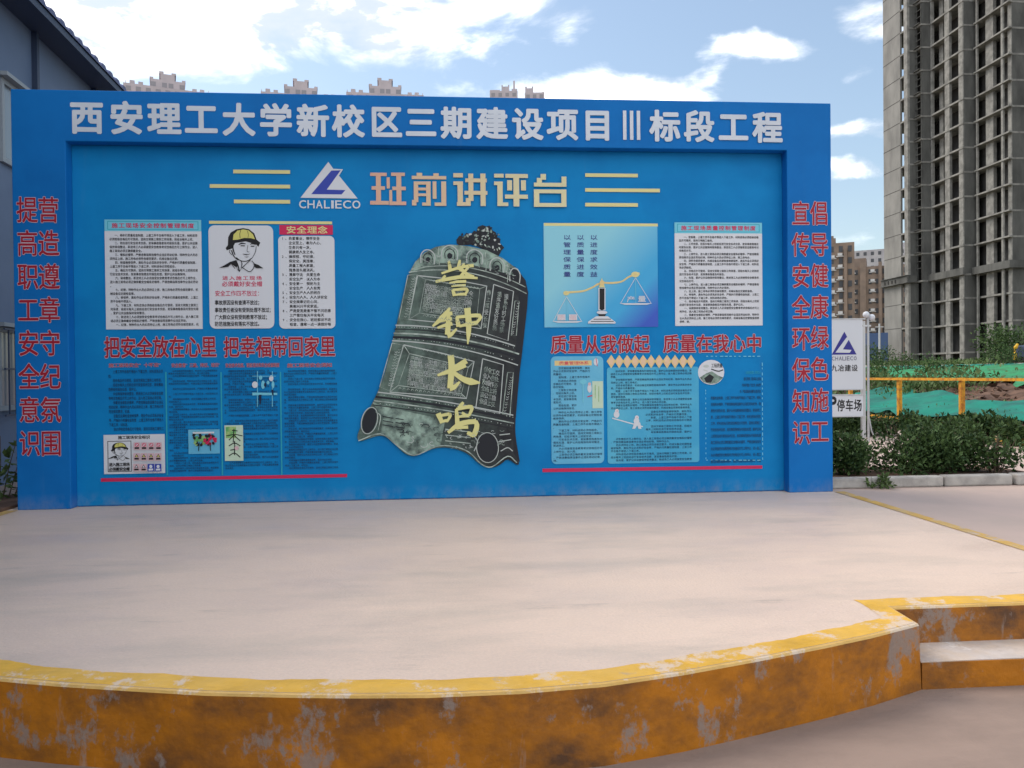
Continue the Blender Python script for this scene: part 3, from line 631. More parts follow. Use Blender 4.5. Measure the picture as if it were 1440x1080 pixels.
l.stroke([(355, 529), (388, 529)], .8, 'cyanp'); l.stroke([(355, 554), (390, 554)], [4, 3], 'cyanp'); l.stroke([(366, 555), (366, 568)], [4, 2], 'blackb'); l.stroke([(383, 548), (384, 556)], [3, 2], 'blackb'); l.ell(373, 541, 1.6, 3, 'blackb'); l.done('figure_picture', co_)

# the bell
q = Q(490, 310, 3.0857); a = Art(AY, ['bronze', 'bronzedark', 'verd', 'verdl', 'greyprint', 'black'], .00012)
SIL = [(265, 225), (290, 180), (330, 140), (380, 115), (440, 105), (520, 112), (600, 130), (670, 165), (730, 210), (765, 255), (778, 310), (775, 380), (765, 470), (755, 560), (740, 680), (730, 800), (722, 900), (728, 960), (742, 1050), (735, 1065), (690, 1030), (660, 1060), (620, 1075), (570, 1060), (520, 1010), (450, 985), (380, 985), (330, 1005), (285, 1025), (250, 1015), (215, 985), (180, 945), (140, 930), (90, 945), (50, 960), (35, 940), (60, 880), (100, 800), (130, 740), (160, 660), (190, 530), (210, 450), (235, 330)]
a.poly(q((470, 100), (468, 84), (482, 66), (498, 70), (512, 54), (532, 60), (545, 44), (556, 48), (562, 28), (582, 20), (598, 26), (612, 22), (626, 44), (640, 52), (644, 72), (660, 80), (658, 98), (676, 118), (664, 130), (652, 154), (600, 132), (540, 105), (480, 108)), 'bronzedark')
random.seed(9)
for k in range(150):
    x, y = random.uniform(480, 655), random.uniform(32, 128)
    if (y > 60 or 555 < x < 620) and y < 95+(x-470)*.2: a.ell(490+x/3.0857, 310+y/3.0857, random.uniform(.9, 2.8), random.uniform(.6, 1.6), random.choice(['verdl', 'bronzedark', 'black', 'bronzedark', 'bronze', 'verd', 'greyprint']), random.random()*3, 8)
def round_off(P_, keep=()):
    for _ in range(2):
        o_ = []
        for i in range(len(P_)):
            x_, y_ = P_[i], P_[(i+1) % len(P_)]; o_ += [(x_[0]*.75+y_[0]*.25, x_[1]*.75+y_[1]*.25), (x_[0]*.25+y_[0]*.75, x_[1]*.25+y_[1]*.75)]
        P_ = o_
    return P_
a.poly(q(*round_off(SIL)), 'bronze')
a.poly(q((265, 225), (290, 180), (330, 140), (380, 115), (440, 105), (520, 112), (600, 130), (670, 165), (730, 210), (766, 258), (700, 235), (620, 212), (520, 190), (400, 185)), 'verd')
a.poly(q((105, 790), (260, 830), (420, 865), (400, 975), (330, 1003), (285, 1022), (250, 1012), (215, 982), (180, 942), (140, 926), (150, 860)), 'verd')
a.poly(q((700, 205), (735, 218), (768, 260), (779, 312), (775, 380), (755, 560), (740, 680), (722, 900), (728, 960), (744, 1050), (716, 1010), (712, 800), (722, 600), (738, 400), (738, 280)), 'bronzedark')
def S(w, m, *p): a.stroke(q(*p), w*1.3, m)
def arcpts(y0, y1, y2, x0, x1, n=14): return [(x0+(x1-x0)*i/n, y0+(y2-y0)*(i/n)+(-4*(y1)*(i/n)*(1-i/n))) for i in range(n+1)]
for y0, y2, x0, x1, bow, w, m in ((226, 318, 262, 772, 45, 1.0, 'verdl'), (212, 290, 275, 768, 45, .9, 'verdl'), (455, 545, 205, 722, 22, 1.3, 'greyprint'), (472, 562, 200, 745, 22, 1.0, 'bronzedark'), (490, 580, 196, 740, 22, 1.6, 'verdl'), (507, 598, 193, 742, 22, 2.6, 'bronzedark'), (522, 628, 190, 735, 22, 1.2, 'greyprint'), (745, 845, 128, 715, 8, 1.2, 'greyprint'), (765, 862, 118, 715, 8, 2.2, 'bronzedark'), (782, 880, 112, 718, 8, 1.2, 'verdl'), (800, 905, 105, 718, 8, 1.0, 'bronzedark')):
    S(w, m, *arcpts(y0, bow, y2, x0, x1))
def frame(pts, w, m): a.stroke(q(*(list(pts)+[pts[0]])), w*1.3, m, False)
for P_, w, m in ((((300, 240), (445, 255), (600, 285), (575, 470), (420, 445), (262, 430)), 1.2, 'greyprint'), (((335, 256), (570, 297), (555, 440), (308, 402)), 1.0, 'verdl'), (((630, 278), (716, 308), (692, 522), (602, 492)), 1.0, 'greyprint'), (((258, 238), (298, 235), (262, 430), (220, 425)), .8, 'verdl'), (((240, 540), (400, 575), (545, 612), (512, 772), (180, 745)), 1.2, 'greyprint'), (((265, 578), (520, 637), (490, 752), (216, 716)), .9, 'verdl'), (((582, 600), (672, 626), (656, 838), (552, 815)), 1.1, 'greyprint'), (((190, 532), (238, 542), (180, 740), (136, 722)), .8, 'verdl'), (((690, 660), (715, 660), (700, 850), (668, 840)), .9, 'verdl'), (((722, 350), (740, 350), (728, 500), (706, 500)), .8, 'verdl')): frame(P_, w, m)
for p1, p2 in (((600, 285), (570, 297)), ((575, 470), (555, 440)), ((545, 612), (520, 637)), ((512, 772), (490, 752)), ((240, 540), (265, 578)), ((180, 745), (216, 716)), ((262, 430), (308, 402)), ((300, 240), (335, 256))): S(.8, 'verdl', p1, p2)
for cx, cy, s_ in ((345, 160, 30), (440, 142, 34), (548, 160, 34), (645, 195, 30), (722, 240, 22)):
    S(1.1, 'greyprint', (cx-s_, cy+25), (cx-s_*1.0, cy-10), (cx-s_*.4, cy-30), (cx+s_*.4, cy-28), (cx+s_, cy-5), (cx+s_*.9, cy+32)); S(.9, 'bronzedark', (cx-s_*.6, cy+24), (cx-s_*.6, cy-4), (cx, cy-18), (cx+s_*.6, cy-2), (cx+s_*.6, cy+28))
    a.ell(*q((cx, cy+12))[0], s_*.11, 4.2, 'bronzedark', .2, 12)
for x, y in ((392, 118), (398, 150), (493, 112), (595, 140), (600, 175), (690, 190), (693, 225)): S(.8, 'verdl', (x, y), (x-4, y+45))
random.seed(21)
for x0, y0, x1, y1, nr, nc, sk in ((335, 275, 540, 395, 6, 13, .17), (270, 590, 500, 715, 7, 14, .2), (588, 630, 655, 800, 6, 4, .3), (640, 305, 700, 480, 7, 2, .3), (600, 300, 620, 470, 6, 1, 0)):
    ys_ = a.lay()
    for r in range(nr):
        for c in range(nc):
            x = x0+(x1-x0)*(c+.5)/nc-((y1-y0)*r/nr)*.14; y = y0+(y1-y0)*(r+.5)/nr+(x-x0)*sk
            px, py = q((x, y))[0]; X, Z = a.wp(px, py); a.char(random.choice(CORP.replace('，', '')), X-.022, Z-.03, X+.022, Z+.03, random.choice(['verdl', 'greyprint', 'verdl']), 0.0, 1, ys_)
for cx, cy, rx, ry, rt in ((92, 868, 9.5, 18, .25), (603, 985, 14, 20, -.05)):
    X, Y = q((cx, cy))[0]; a.ell(X, Y, rx+2, ry+1.6, 'greyprint', rt); a.ell(X, Y, rx+.9, ry+.6, 'bronze', rt); a.ell(X, Y, rx, ry, 'bronzedark', rt)
for k in range(26):
    x, y = random.uniform(225, 400), random.uniform(880, 975); r = random.uniform(8, 22); a0 = random.random()*6
    S(.7, random.choice(['greyprint', 'verdl', 'bronze', 'bronzedark']), *[(x+r*math.cos(a0+t*.6)*(1-t*.08), y+r*.6*math.sin(a0+t*.6)*(1-t*.08)) for t in range(7)])
for y in (850, 868, 886): S(.9, 'bronzedark', (150, y), (195, y+8)); S(.9, 'bronzedark', (205, y+8), (240, y+14))
for y in (905, 930, 955): S(1.0, 'verdl', (420, y), (530, y+12))
for p_ in (((45, 955), (140, 925), (215, 978), (285, 1018), (380, 980), (455, 980), (522, 1004), (575, 1055), (622, 1068), (690, 1022), (730, 1050)),): S(1.1, 'verdl', *p_)
S(1.0, 'greyprint', (655, 930), (700, 925)); S(1.0, 'greyprint', (650, 960), (705, 950)); S(1.0, 'greyprint', (660, 1000), (690, 985), (712, 1000)); S(1, 'greyprint', (540, 930), (560, 960), (545, 1000)); S(.9, 'verdl', (120, 830), (140, 850), (130, 910))
random.seed(33)
for y0_, y2_, x0_, x1_, bow_, cnt in ((463, 553, 210, 715, 22, 46), (514, 612, 198, 732, 22, 46), (756, 853, 130, 712, 8, 44), (791, 892, 112, 715, 8, 44)):
    for px_, py_ in arcpts(y0_, bow_, y2_, x0_, x1_, cnt): a.ell(*q((px_, py_))[0], .75, .6, random.choice(['verdl', 'bronzedark', 'greyprint']), 0, 6)
for k in range(46):
    x, y = random.uniform(425, 690), random.uniform(905, 1000); r = random.uniform(6, 14); a0 = random.random()*6
    if (x-603)**2/2000+(y-985)**2/4200 < 1 or y > 985-abs(x-430)*.02: continue
    S(.5, random.choice(['greyprint', 'verdl', 'verdl']), *[(x+r*math.cos(a0+t*.7)*(1-t*.1), y+r*.6*math.sin(a0+t*.7)*(1-t*.1)) for t in range(5)])
for k in range(60):
    t = random.random(); x = 285+t*430; y = 135+abs(t-.35)*95+random.uniform(0, 60); S(.45, random.choice(['greyprint', 'bronzedark', 'verdl']), (x, y), (x+random.uniform(4, 16), y+random.uniform(-6, 10)))
for x, y0_, y1_ in ((292, 250, 415), (281, 255, 420), (222, 560, 720), (208, 570, 720), (735, 360, 500), (705, 680, 835)):
    y = y0_
    while y < y1_: S(.45, random.choice(['verdl', 'greyprint']), (x-(y-y0_)*.2-5, y), (x-(y-y0_)*.2, y+4), (x-(y-y0_)*.2+6, y-1)); y += random.uniform(8, 14)
for (x0_, y0_), (x1_, y1_) in (((330, 415), (555, 455)), ((345, 262), (560, 298)), ((225, 728), (490, 762)), ((285, 552), (520, 605))):
    for k in range(16):
        t = k/15; x, y = x0_+(x1_-x0_)*t, y0_+(y1_-y0_)*t; S(.45, 'verdl', (x-5, y+3), (x, y-4), (x+6, y+2))
a.ell(*q((345, 190))[0], .1, .1, 'verd', 0, 5)
bell = a.done('bell_picture', ban)
a = Art(AY-.036, ['brush'], .00012); q2 = Q(600, 340, 3.6)
BR = [(7, (75, 160), (150, 135), (215, 118)), (9, (112, 96), (120, 150)), (9, (168, 92), (160, 142)), (9, (45, 202), (110, 188), (180, 178), (258, 184)), (7, (115, 208), (200, 200)), (6, (125, 226), (198, 220)), (9, (130, 242), (142, 274)), (8, (132, 244), (202, 240), (196, 268)), (7, (140, 270), (202, 265)), (8, (190, 108), (172, 150)), (8, (180, 130), (238, 120)), (8, (216, 124), (165, 185)), (9, (182, 142), (205, 165), (240, 176)), (8, (95, 170), (80, 195)),
      ([6, 14, 5], (118, 335), (78, 385), (30, 428)), (9, (88, 372), (130, 362)), (9, (72, 402), (128, 390)), (9, (55, 436), (130, 414)), (13, (112, 352), (106, 470)), ([14, 10, 5], (105, 476), (125, 468), (152, 440)), (11, (152, 380), (162, 430)), (10, (150, 382), (268, 374), (250, 416)), (10, (165, 428), (255, 410)), ([16, 15, 12, 3], (205, 335), (212, 400), (212, 460), (208, 518)),
      ([16, 16, 14], (122, 574), (126, 640), (118, 742)), ([15, 12, 5], (116, 742), (140, 735), (168, 708)), ([14, 12, 8], (202, 602), (170, 620), (140, 634)), ([6, 14, 10], (55, 676), (130, 650), (198, 625)), ([10, 14, 18, 4], (132, 660), (185, 695), (225, 708), (270, 714)),
      ([14, 12, 9], (58, 868), (68, 892), (78, 918)), (9, (68, 880), (118, 874), (106, 908)), (8, (74, 912), (108, 905)), (10, (186, 812), (166, 842)), (11, (150, 846), (156, 922)), (10, (150, 848), (226, 836), (214, 882)), (8, (178, 864), (198, 882)), (8, (154, 888), (214, 880)), (8, (150, 946), (210, 938)), ([8, 13, 12, 14, 8], (108, 966), (170, 922), (250, 914), (240, 975), (205, 966)), (9, (150, 925), (250, 905))]
for w, *p_ in BR:
    if not isinstance(w, list): w = [w*.62, w*1.08] if len(p_) == 2 else [w*.75]+[w*1.05]*(len(p_)-2)+[w*.6]
    if len(p_) == 2: p_ = [p_[0], ((p_[0][0]+p_[1][0])/2, (p_[0][1]+p_[1][1])/2-2), p_[1]]; w = [w[0], (w[0]+w[-1])/2*1.1, w[-1]]
    if len(w) < len(p_): w = w+[w[-1]]*(len(p_)-len(w))
    a.stroke(q2(*p_), [v/3.6*2.0 for v in w], 'brush', len(p_) != 4 or True)
a.done('brush_lettering', bell)

# balance picture
q = Q(755, 305, 6.545); M['balance'] = balance_mat()
cx_, cz_ = Art(AY, []).wp(765, 459)
hold = bpy.data.objects.new('h', None); hold.location = (cx_-4.14, AY-.12, cz_-1.8); p = Art(AY, ['balance']); p.box4(765, 314, 925, 460, 'balance')
p.box4(765, 314, 925, 318, 'cream')
po = p.done('balance_picture', ban); off = Vector((cx_-4.14, 0, cz_-1.8)); po.data.transform(Matrix.Translation(-off)); po.location = off; bpy.data.objects.remove(hold)
for i, t in enumerate(('以管理保质量', '以质量保进度', '以进度求效益')):
    l = Art(AY-.002, ['navyprint'])
    for j, ch in enumerate(t):
        X, Z = l.wp(*q((278+i*123, 188+j*68))[0]); l.char(ch, X-.040, Z-.027, X+.040, Z+.027, 'navyprint', .008, 2)
    l.done('lettering', po)
l = Art(AY-.002, ['gold', 'cream', 'black', 'panel'])
def S2(w, m, *p_): l.stroke(q(*p_), w, m)
S2([3.4, 3, 2.4, 2.2, 3, 2.4], 'gold', (245, 700), (320, 692), (430, 682), (510, 650), (560, 620), (600, 612)); S2([2.4, 2.8, 2.2, 2.4, 3.6], 'gold', (600, 605), (690, 608), (780, 595), (850, 550), (945, 520)); S2(1, 'cream', (320, 688), (430, 676), (510, 644)); S2(1, 'cream', (690, 603), (780, 590), (850, 545))
l.ell(*q((270, 702))[0], 4.2, 3.2, 'cream'); l.ell(*q((905, 530))[0], 5.6, 4, 'cream'); l.ell(*q((270, 702))[0], 2, 1.4, 'gold'); l.ell(*q((905, 530))[0], 2.6, 1.8, 'gold')
for ax, ay, bx, by, hw in ((272, 735, 280, 960, 130), (907, 560, 910, 795, 140)):
    for dx in (-hw, 0, hw): S2(.7, 'cyanp' if dx == 0 else 'panel', (ax, ay), (bx+dx, by))
    l.poly(q((bx-hw-12, by), (bx+hw+12, by), (bx+hw-40, by+14), (bx-hw+40, by+14)), 'panel')
for x in (188, 295): l.box4(755+x/6.545, 305+898/6.545, 755+(x+74)/6.545, 305+952/6.545, 'panel')
X, Z = l.wp(*q((225, 925))[0]); l.char('质', X-.04, Z-.03, X+.04, Z+.03, 'pinkp', 0, 2); X, Z = l.wp(*q((332, 925))[0]); l.char('量', X-.04, Z-.03, X+.04, Z+.03, 'pinkp', 0, 2)
X, Z = l.wp(*q((865, 758))[0]); l.char('产', X-.045, Z-.033, X+.045, Z+.033, 'panel', .01, 2); X, Z = l.wp(*q((965, 755))[0]); l.char('量', X-.045, Z-.033, X+.045, Z+.033, 'panel', .01, 2)
l.poly(q((565, 655), (630, 655), (630, 860), (565, 860)), 'panel'); l.poly(q((575, 660), (621, 660), (621, 850), (598, 862), (575, 850)), 'black'); l.poly(q((570, 650), (585, 600), (597, 560), (608, 600), (626, 650)), 'cream'); l.ell(*q((598, 610))[0], 3.4, 4, 'gold')
l.ell(*q((598, 880))[0], 7.5, 2.4, 'panel'); l.poly(q((560, 895), (636, 895), (625, 915), (570, 915)), 'black'); l.poly(q((545, 915), (650, 915), (725, 970), (720, 982), (470, 982), (470, 965)), 'panel'); S2(1, 'black', (520, 942), (680, 942)); S2(1, 'black', (495, 962), (705, 962))
l.done('balance', po)

# quality panels, lower right
q = Q(755, 465, 4.364)
p = Art(AY, ['aqua', 'gold', 'crimson', 'panel']); p.box4(775, 501, 849, 652, 'aqua', .05); p.box4(780, 507, 832, 514, 'gold'); p.line('质量管理体系', *p.rect(786, 508, 828, 513), 'crimson', .01, 1, .0); po = p.done('quality_panel', ban)
random.seed(4)
for x0, y0, x1, y1, n, wd in ((778, 516, 830, 533, 4, 14), (778, 534, 811, 577, 10, 9), (778, 578, 847, 650, 17, 18)):
    l = Art(AY-.002, ['blackb']); R0 = l.rect(x0, y0, x1, y1); l.para(*R0, gen_lines(n, wd, x0+y0, False), 'blackb', (R0[2]-R0[0])/wd, .78); l.done('lettering', po)
l = Art(AY-.002, ['bleach', 'panel', 'crimson', 'green']); l.box4(833, 536, 848, 574, 'bleach'); l.ell(838, 509, 3.2, 5, 'panel'); l.stroke([(838, 503), (840, 515)], .8, 'crimson'); l.ell(829, 546, 3, 6, 'panel'); l.ell(829, 540, 2.2, 2.2, 'pinkp'); l.stroke([(820, 535), (820, 566)], 1.6, 'cyanp'); l.ell(820, 537, 5, 3.5, 'cyanp'); l.stroke([(826, 558), (833, 556)], 1.4, 'crimson')
l.stroke([(837, 541), (837, 560)], .8, 'green'); l.stroke([(842, 543), (842, 565)], .8, 'green'); l.done('figure_picture', po)
p = Art(AY, ['aqua2', 'gold', 'peach']); p.box4(854, 516, 983, 651, 'aqua2', .03)
for k in range(11):
    cx = 859.5+k*11.2; p.poly([(cx, 499), (cx+6.4, 508), (cx, 518), (cx-6.4, 508)], 'gold'); p.ell(cx, 508.2, 3.4, 5.4, 'peach')
po = p.done('quality_panel', ban)
l = Art(AY-.002, ['blackb'])
for x0, y0, x1, y1, n, wd in ((859, 520, 973, 576, 14, 34), (908, 577, 973, 614, 9, 18), (859, 615, 973, 649, 8, 32)):
    l = Art(AY-.002, ['blackb']); R0 = l.rect(x0, y0, x1, y1); l.para(*R0, gen_lines(n, wd, x0+y0, False), 'blackb', (R0[2]-R0[0])/wd, .78); l.done('lettering', po)
l = Art(AY-.002, ['panel']); l.stroke([(861, 588), (904, 600)], 1.6, 'panel')
for cx, cy in ((867, 583), (895, 592)):
    l.ell(cx, cy, 4, 4.6, 'panel'); l.ell(cx+.5, cy-5, 2.8, 2.8, 'panel'); l.ell(cx+1, cy-5, 1.2, 1, 'pinkp')
l.poly([(889, 603), (892, 594), (900, 594), (902, 603), (898, 603), (896, 598), (893, 603)], 'panel'); l.done('seesaw_picture', po)
a = Art(AY, ['blackb', 'cyand', 'green'])
for k in range(15):
    y = 521.5+k*8.9; x0 = 1024+(10-3*k) if k < 4 else 994; R0 = a.rect(x0+(12 if k < 4 else 0), y, 1070, y+4.6); wd = 18 if k < 4 else 27
    a.para(*R0, gen_lines(1, wd, 500+k, False), 'cyand' if k == 0 else 'blackb', (R0[2]-R0[0])/wd, 1.0)
po = a.done('quality_list', ban)
l = Art(AY-.002, ['cyanp'])
for x in np.arange(993, 1070, 6.5): l.box4(x, 500.5, x+random.uniform(2, 5), 501.6, 'cyanp'); l.box4(x, 646.5, x+random.uniform(2, 5), 647.6, 'cyanp')
for y in np.arange(510, 645, 7): l.box4(1071, y, 1072, y+random.uniform(2, 5), 'cyanp'); l.box4(991.5, max(y, 548), 992.3, max(y, 548)+2.5, 'cyanp')
l.done('dashed_border', po)
l = Art(AY-.002, ['panel', 'bronzedark', 'verd']); cx, cy = 1000, 523.5; l.ell(cx, cy, 18.5, 17.5, 'panel')
l.poly([(984, 531), (993, 525), (1001, 522), (1010, 528), (1017, 531), (1008, 539), (998, 540), (989, 537)], 'verd'); l.poly([(990, 532), (998, 526), (1004, 530), (1000, 538), (993, 538)], 'bronzedark'); l.stroke([(1000, 519), (1010, 522), (1017, 520)], 1.6, 'bronzedark'); l.stroke([(989, 520), (995, 522)], 1.2, 'greyprint'); l.ell(993, 515, 4, 2, 'greyprint'); R0 = l.rect(1000, 511, 1016, 517); l.line('工程质量', *R0, 'bronzedark', .01, 1, 0); l.done('round_picture', po)
#SECTION2
# ------------------------------------------------------------------ prefab building on the left (local frame: y = along the facade, x = outward)
FD = math.radians(3.96)
pf = thing('prefab_building', 'pale prefab site building with a corrugated roof edge, left of the blue wall', 'building', (-.52, -8.3, 0)); pf.rotation_euler = (0, 0, FD)
Y0, Y1 = -16.0, 26.0
b = MB(); b.box(-7, 0, Y0, Y1, -.4, 5.96)
b.add([(-7, Y0, 5.9), (0, Y0, 5.9), (-3.5, Y0, 7.3)], [(0, 1, 2)]); b.add([(-7, Y1, 5.9), (0, Y1, 5.9), (-3.5, Y1, 7.3)], [(2, 1, 0)])
b.build('wall', M['prefab'], pf, False)
b = MB(); ny = int((Y1-Y0+1)/.05); prof_y = [Y0-.5+i*.05 for i in range(ny)]
def wv_(y): t = (y/.3) % 1.0; return .055*max(0.0, min(1, 2.2-abs(t-.5)*6))
for xo, zo, xr, zr in ((.42, 6.02, -3.5, 7.54), (-7.42, 6.02, -3.5, 7.54)):
    rows = [[(xo, y, zo+wv_(y)) for y in prof_y], [(xr, y, zr+wv_(y)) for y in prof_y], [(xo, y, zo-.02) for y in prof_y]]; n = len(prof_y)
    b.add([p_ for r in rows for p_ in r], [(j, j+1, n+j+1, n+j) for j in range(n-1)]+[(2*n+j, 2*n+j+1, j+1, j) for j in range(n-1)])
b.build('roof', M['roof'], pf, False)
b = MB(); b.box(.36, .40, Y0-.45, Y1+.45, 5.90, 5.995); b.box(.002, .358, Y0-.4, Y1+.4, 5.93, 5.96); b.build('fascia', M['darksteel'], pf, False)
for d in np.arange(-14.0, 25, 2.05):
    y = 11.34+round(d/2.05)*2.08
    if y > Y1-.2 or y < Y0+.2: continue
    b = MB(); b.box(.002, .07, y-.035, y+.035, -.3, 5.928); b.build('steel_post', M['darksteel'], pf, False)
def prefab_window(y0, y1, z0, z1, bars):
    f = MB()
    for (a0, a1, c0, c1) in ((y0, y0+.06, z0, z1), (y1-.06, y1, z0, z1), (y0+.06, y1-.06, z0, z0+.06), (y0+.06, y1-.06, z1-.06, z1), ((y0+y1)/2-.03, (y0+y1)/2+.03, z0+.06, z1-.06)): f.box(.003, .05, a0, a1, c0, c1)
    f.box(.003, .14, y0-.06, y1+.06, z1+.002, z1+.05); fo = f.build('window', M['frame'], pf, False)
    g_ = MB(); g_.box(.003, .02, y0+.06, y1-.06, z0+.06, z1-.06); g_.build('pane', M['pane'], fo, False)
    if bars:
        g_ = MB()
        for k in range(8): yy = y0+(y1-y0)*(k+.5)/8; g_.bar((.12, yy, z0-.05), (.12, yy, z1-.02), .016)
        for zz in (z0-.05, (z0+z1)/2, z1-.03): g_.bar((.135, y0-.05, zz), (.135, y1+.05, zz), .02)
        g_.build('security_bars', M['darksteel'], fo, False)
for yy in (6.22, 10.38, 14.5, 18.7): prefab_window(yy, yy+1.25, 3.95, 4.98, False)
for yy in (6.0, 10.2, 14.4, 18.6): prefab_window(yy, yy+1.35, .9, 1.92, True)
b = MB(); b.bar((.0, 11.9, 5.02), (.18, 11.9, 5.08), .03); b.tube([(.16, 11.9, 5.05), (.22, 11.9, 5.24)], [.05, .035], 8); b.build('wall_fixture', M['darksteel'], pf, False)

# ------------------------------------------------------------------ kerb, shrubs
isl = MB(); isl.box(8.275, 10.9, .305, 1.35, .002, .085); tag(isl.build('planting_bed', M['soil']), kind='structure')
xk = [8.275, 9.19, 10.02, 10.80, 11.0]
for i, (x0, x1, lab) in enumerate(((8.275, 9.60, 'grey kerb stone beside the blue wall, under the clipped bush'), (9.612, 10.40, 'grey kerb stone in the middle of the row, below the dense bushes'), (10.425, 11.25, 'grey kerb stone past the open crack, under the straggly shrub'))):
    b = MB(); b.box(x0, x1, .17-.03*(i == 2), .30, .001, .115+.004*i); o = b.build('kerb_stone', M['kerb']); bv = o.modifiers.new('b', 'BEVEL'); bv.width = .018; bv.segments = 2; tag(o, lab, 'kerb stone', 'kerb stones along the planting bed')
def leaves(n, blobs, size, seed, flat=.0, mi=0):
    r = np.random.default_rng(seed); mb = MB(); w = np.array([q[3]*q[4]*q[5] for q in blobs]); w = w/w.sum()
    for bi in r.choice(len(blobs), n, p=w):
        cx, cy, cz, rx, ry, rz = blobs[bi]; d = r.normal(size=3); d /= np.linalg.norm(d); rad = r.random()**.45
        c = np.array([cx, cy, cz])+d*rad*np.array([rx, ry, rz])
        if c[2] < .01: continue
        t = d*.8+r.normal(size=3)*.7+np.array([0, 0, .5]); t /= np.linalg.norm(t); a_ = np.cross(t, r.normal(size=3)); a_ /= np.linalg.norm(a_)+1e-9
        L_ = size*r.uniform(.45, 1.6); nn = np.cross(t, a_)
        mb.add([c, c+t*L_*.5+a_*L_*.26+nn*L_*.06, c+t*L_, c+t*L_*.5-a_*L_*.26+nn*L_*.06], [(0, 1, 2, 3)], mi)
    return mb
def bush_blobs(w, d, h, n, seed):
    r = np.random.default_rng(seed); out = []
    for k in range(n):
        s = r.uniform(.16, .30)*h/.6; out.append((r.uniform(-w, w)*.8, r.uniform(-d, d)*.7, r.uniform(.25, 1)*h*.78, s, s, s*r.uniform(.8, 1.2)))
    return out
def shrub(loc, w, d, h, n, nb, seed, label, group, leaf='leaf', size=.045, name='shrub'):
    t = thing(name, label, 'shrub', loc, group); leaves(n, bush_blobs(w, d, h, nb, seed), size, seed).build('foliage', M[leaf], t, False)
    st = MB(); r = random.Random(seed)
    for k in range(16):
        x, y = r.uniform(-w, w)*.62, r.uniform(-d, d)*.4; st.tube([(x*.4, y*.4, -.02), (x*.8, y*.8, h*.35), (x*1.25+r.uniform(-.06, .06), y*1.2, h*r.uniform(.8, 1.1))], [.010, .007, .003], 5)
    st.build('stem', M['bark'], t, False); return t
gr = 'shrubs in the bed behind the kerb'
shrub((8.72, .80, .08), .42, .34, .47, 5200, 17, 31, 'rounded dark green bush right beside the blue wall behind the kerb', gr)
shrub((9.62, .78, .08), .36, .34, .52, 5400, 17, 32, 'tallest dark bush behind the middle kerb stone', gr)
shrub((10.12, .80, .08), .34, .32, .46, 4200, 15, 33, 'dense dark bush between the tallest bush and the straggly shrub', gr)
shrub((10.52, .62, .08), .30, .24, .42, 520, 9, 34, 'straggly open shrub with bare twigs leaning over the kerb at the right end', gr, 'leaf', .06)
gr = 'low hedge plants before the yellow railing'
for i, (x, y, h, lab) in enumerate(((11.45, 7.3, .60, 'hedge plant at the left end, behind the grey sign post'), (12.45, 7.0, .62, 'hedge plant just right of the thin lamp pole'), (13.3, 6.4, .64, 'hedge plant under the first railing post from the sign'), (13.75, 5.5, .60, 'hedge plant under the gap between the two railing posts'), (13.95, 4.6, .58, 'hedge plant under the second railing post from the sign'), (14.2, 3.7, .52, 'hedge plant at the right edge of the picture under the railing'))):
    shrub((x, y, 0), .62, .5, h*.68, 4200, 22, 50+i, lab, gr, 'leaf', .065, 'hedge_shrub')
b = MB(); b.box(13.72, 13.86, -3.9, 5.0, -.1, .13); o = b.build('kerb_stone', M['rim']); tag(o, 'yellow painted kerb at the right edge beneath the hedge', 'kerb stone')
def scatter(name, pts, per, spread, h, size, seed, leaf):
    r = np.random.default_rng(seed); mb = MB()
    for (x, y, s) in pts:
        for k in range(int(per*s)):
            px, py = x+r.normal()*spread*s, y+r.normal()*spread*s; z = hgt(px, py); c = np.array([px, py, z]); hh = h*s*r.uniform(.4, 1.2)
            t = np.array([r.normal()*.35, r.normal()*.35, 1]); t /= np.linalg.norm(t); s_ = np.cross(t, r.normal(size=3)); s_ /= np.linalg.norm(s_)
            c0 = c+t*hh*r.uniform(0, .8); L_ = size*r.uniform(.7, 1.4); q_ = t+r.normal(size=3)*.5; q_ /= np.linalg.norm(q_)
            mb.add([c0-s_*L_*.12, c0+q_*L_*.5-s_*L_*.22, c0+q_*L_, c0+q_*L_*.5+s_*L_*.22], [(0, 1, 2, 3)])
    return tag(mb.build(name, M[leaf]), kind='stuff')
r0 = random.Random(2)
scatter('weeds', [(15.9+r0.uniform(-.4, 3), 6+r0.uniform(0, 14), r0.uniform(.4, .8)) for _ in range(46)], 50, .25, .32, .08, 60, 'leaf2')
scatter('weeds', [(19.3+r0.uniform(-.6, 1.6), 15+r0.uniform(0, 10), r0.uniform(.8, 1.3)) for _ in range(36)], 110, .45, .8, .16, 61, 'leaf2')
scatter('grass', [(52+r0.uniform(0, 13), 66+r0.uniform(0, 34), r0.uniform(.7, 1.6)) for _ in range(170)], 22, 1.2, .42, .34, 62, 'leaf2')
t = thing('weed_clump', 'spindly weeds growing between the prefab building and the blue wall', 'weeds', (-.55, .55, 0))
mb = leaves(260, [(0, 0, .25, .22, .3, .28), (.12, .5, .3, .2, .3, .35)], .08, 71); mb.build('foliage', M['leaf2'], t, False)
st = MB()
for k in range(9): st.tube([(.03*k-.12, .05*k-.1, 0), (.05*k-.2, .07*k-.1, .35), (.06*k-.25+.08*(k % 2), .08*k-.12, .68)], [.007, .005, .003], 5)
st.build('stem', M['bark'], t, False)
b = MB()
for x in np.arange(-.7, -.12, .2): b.box(x, x+.197, -.12, .9, -.02, .03)
tag(b.build('soil_strip', M['soil']), kind='structure')
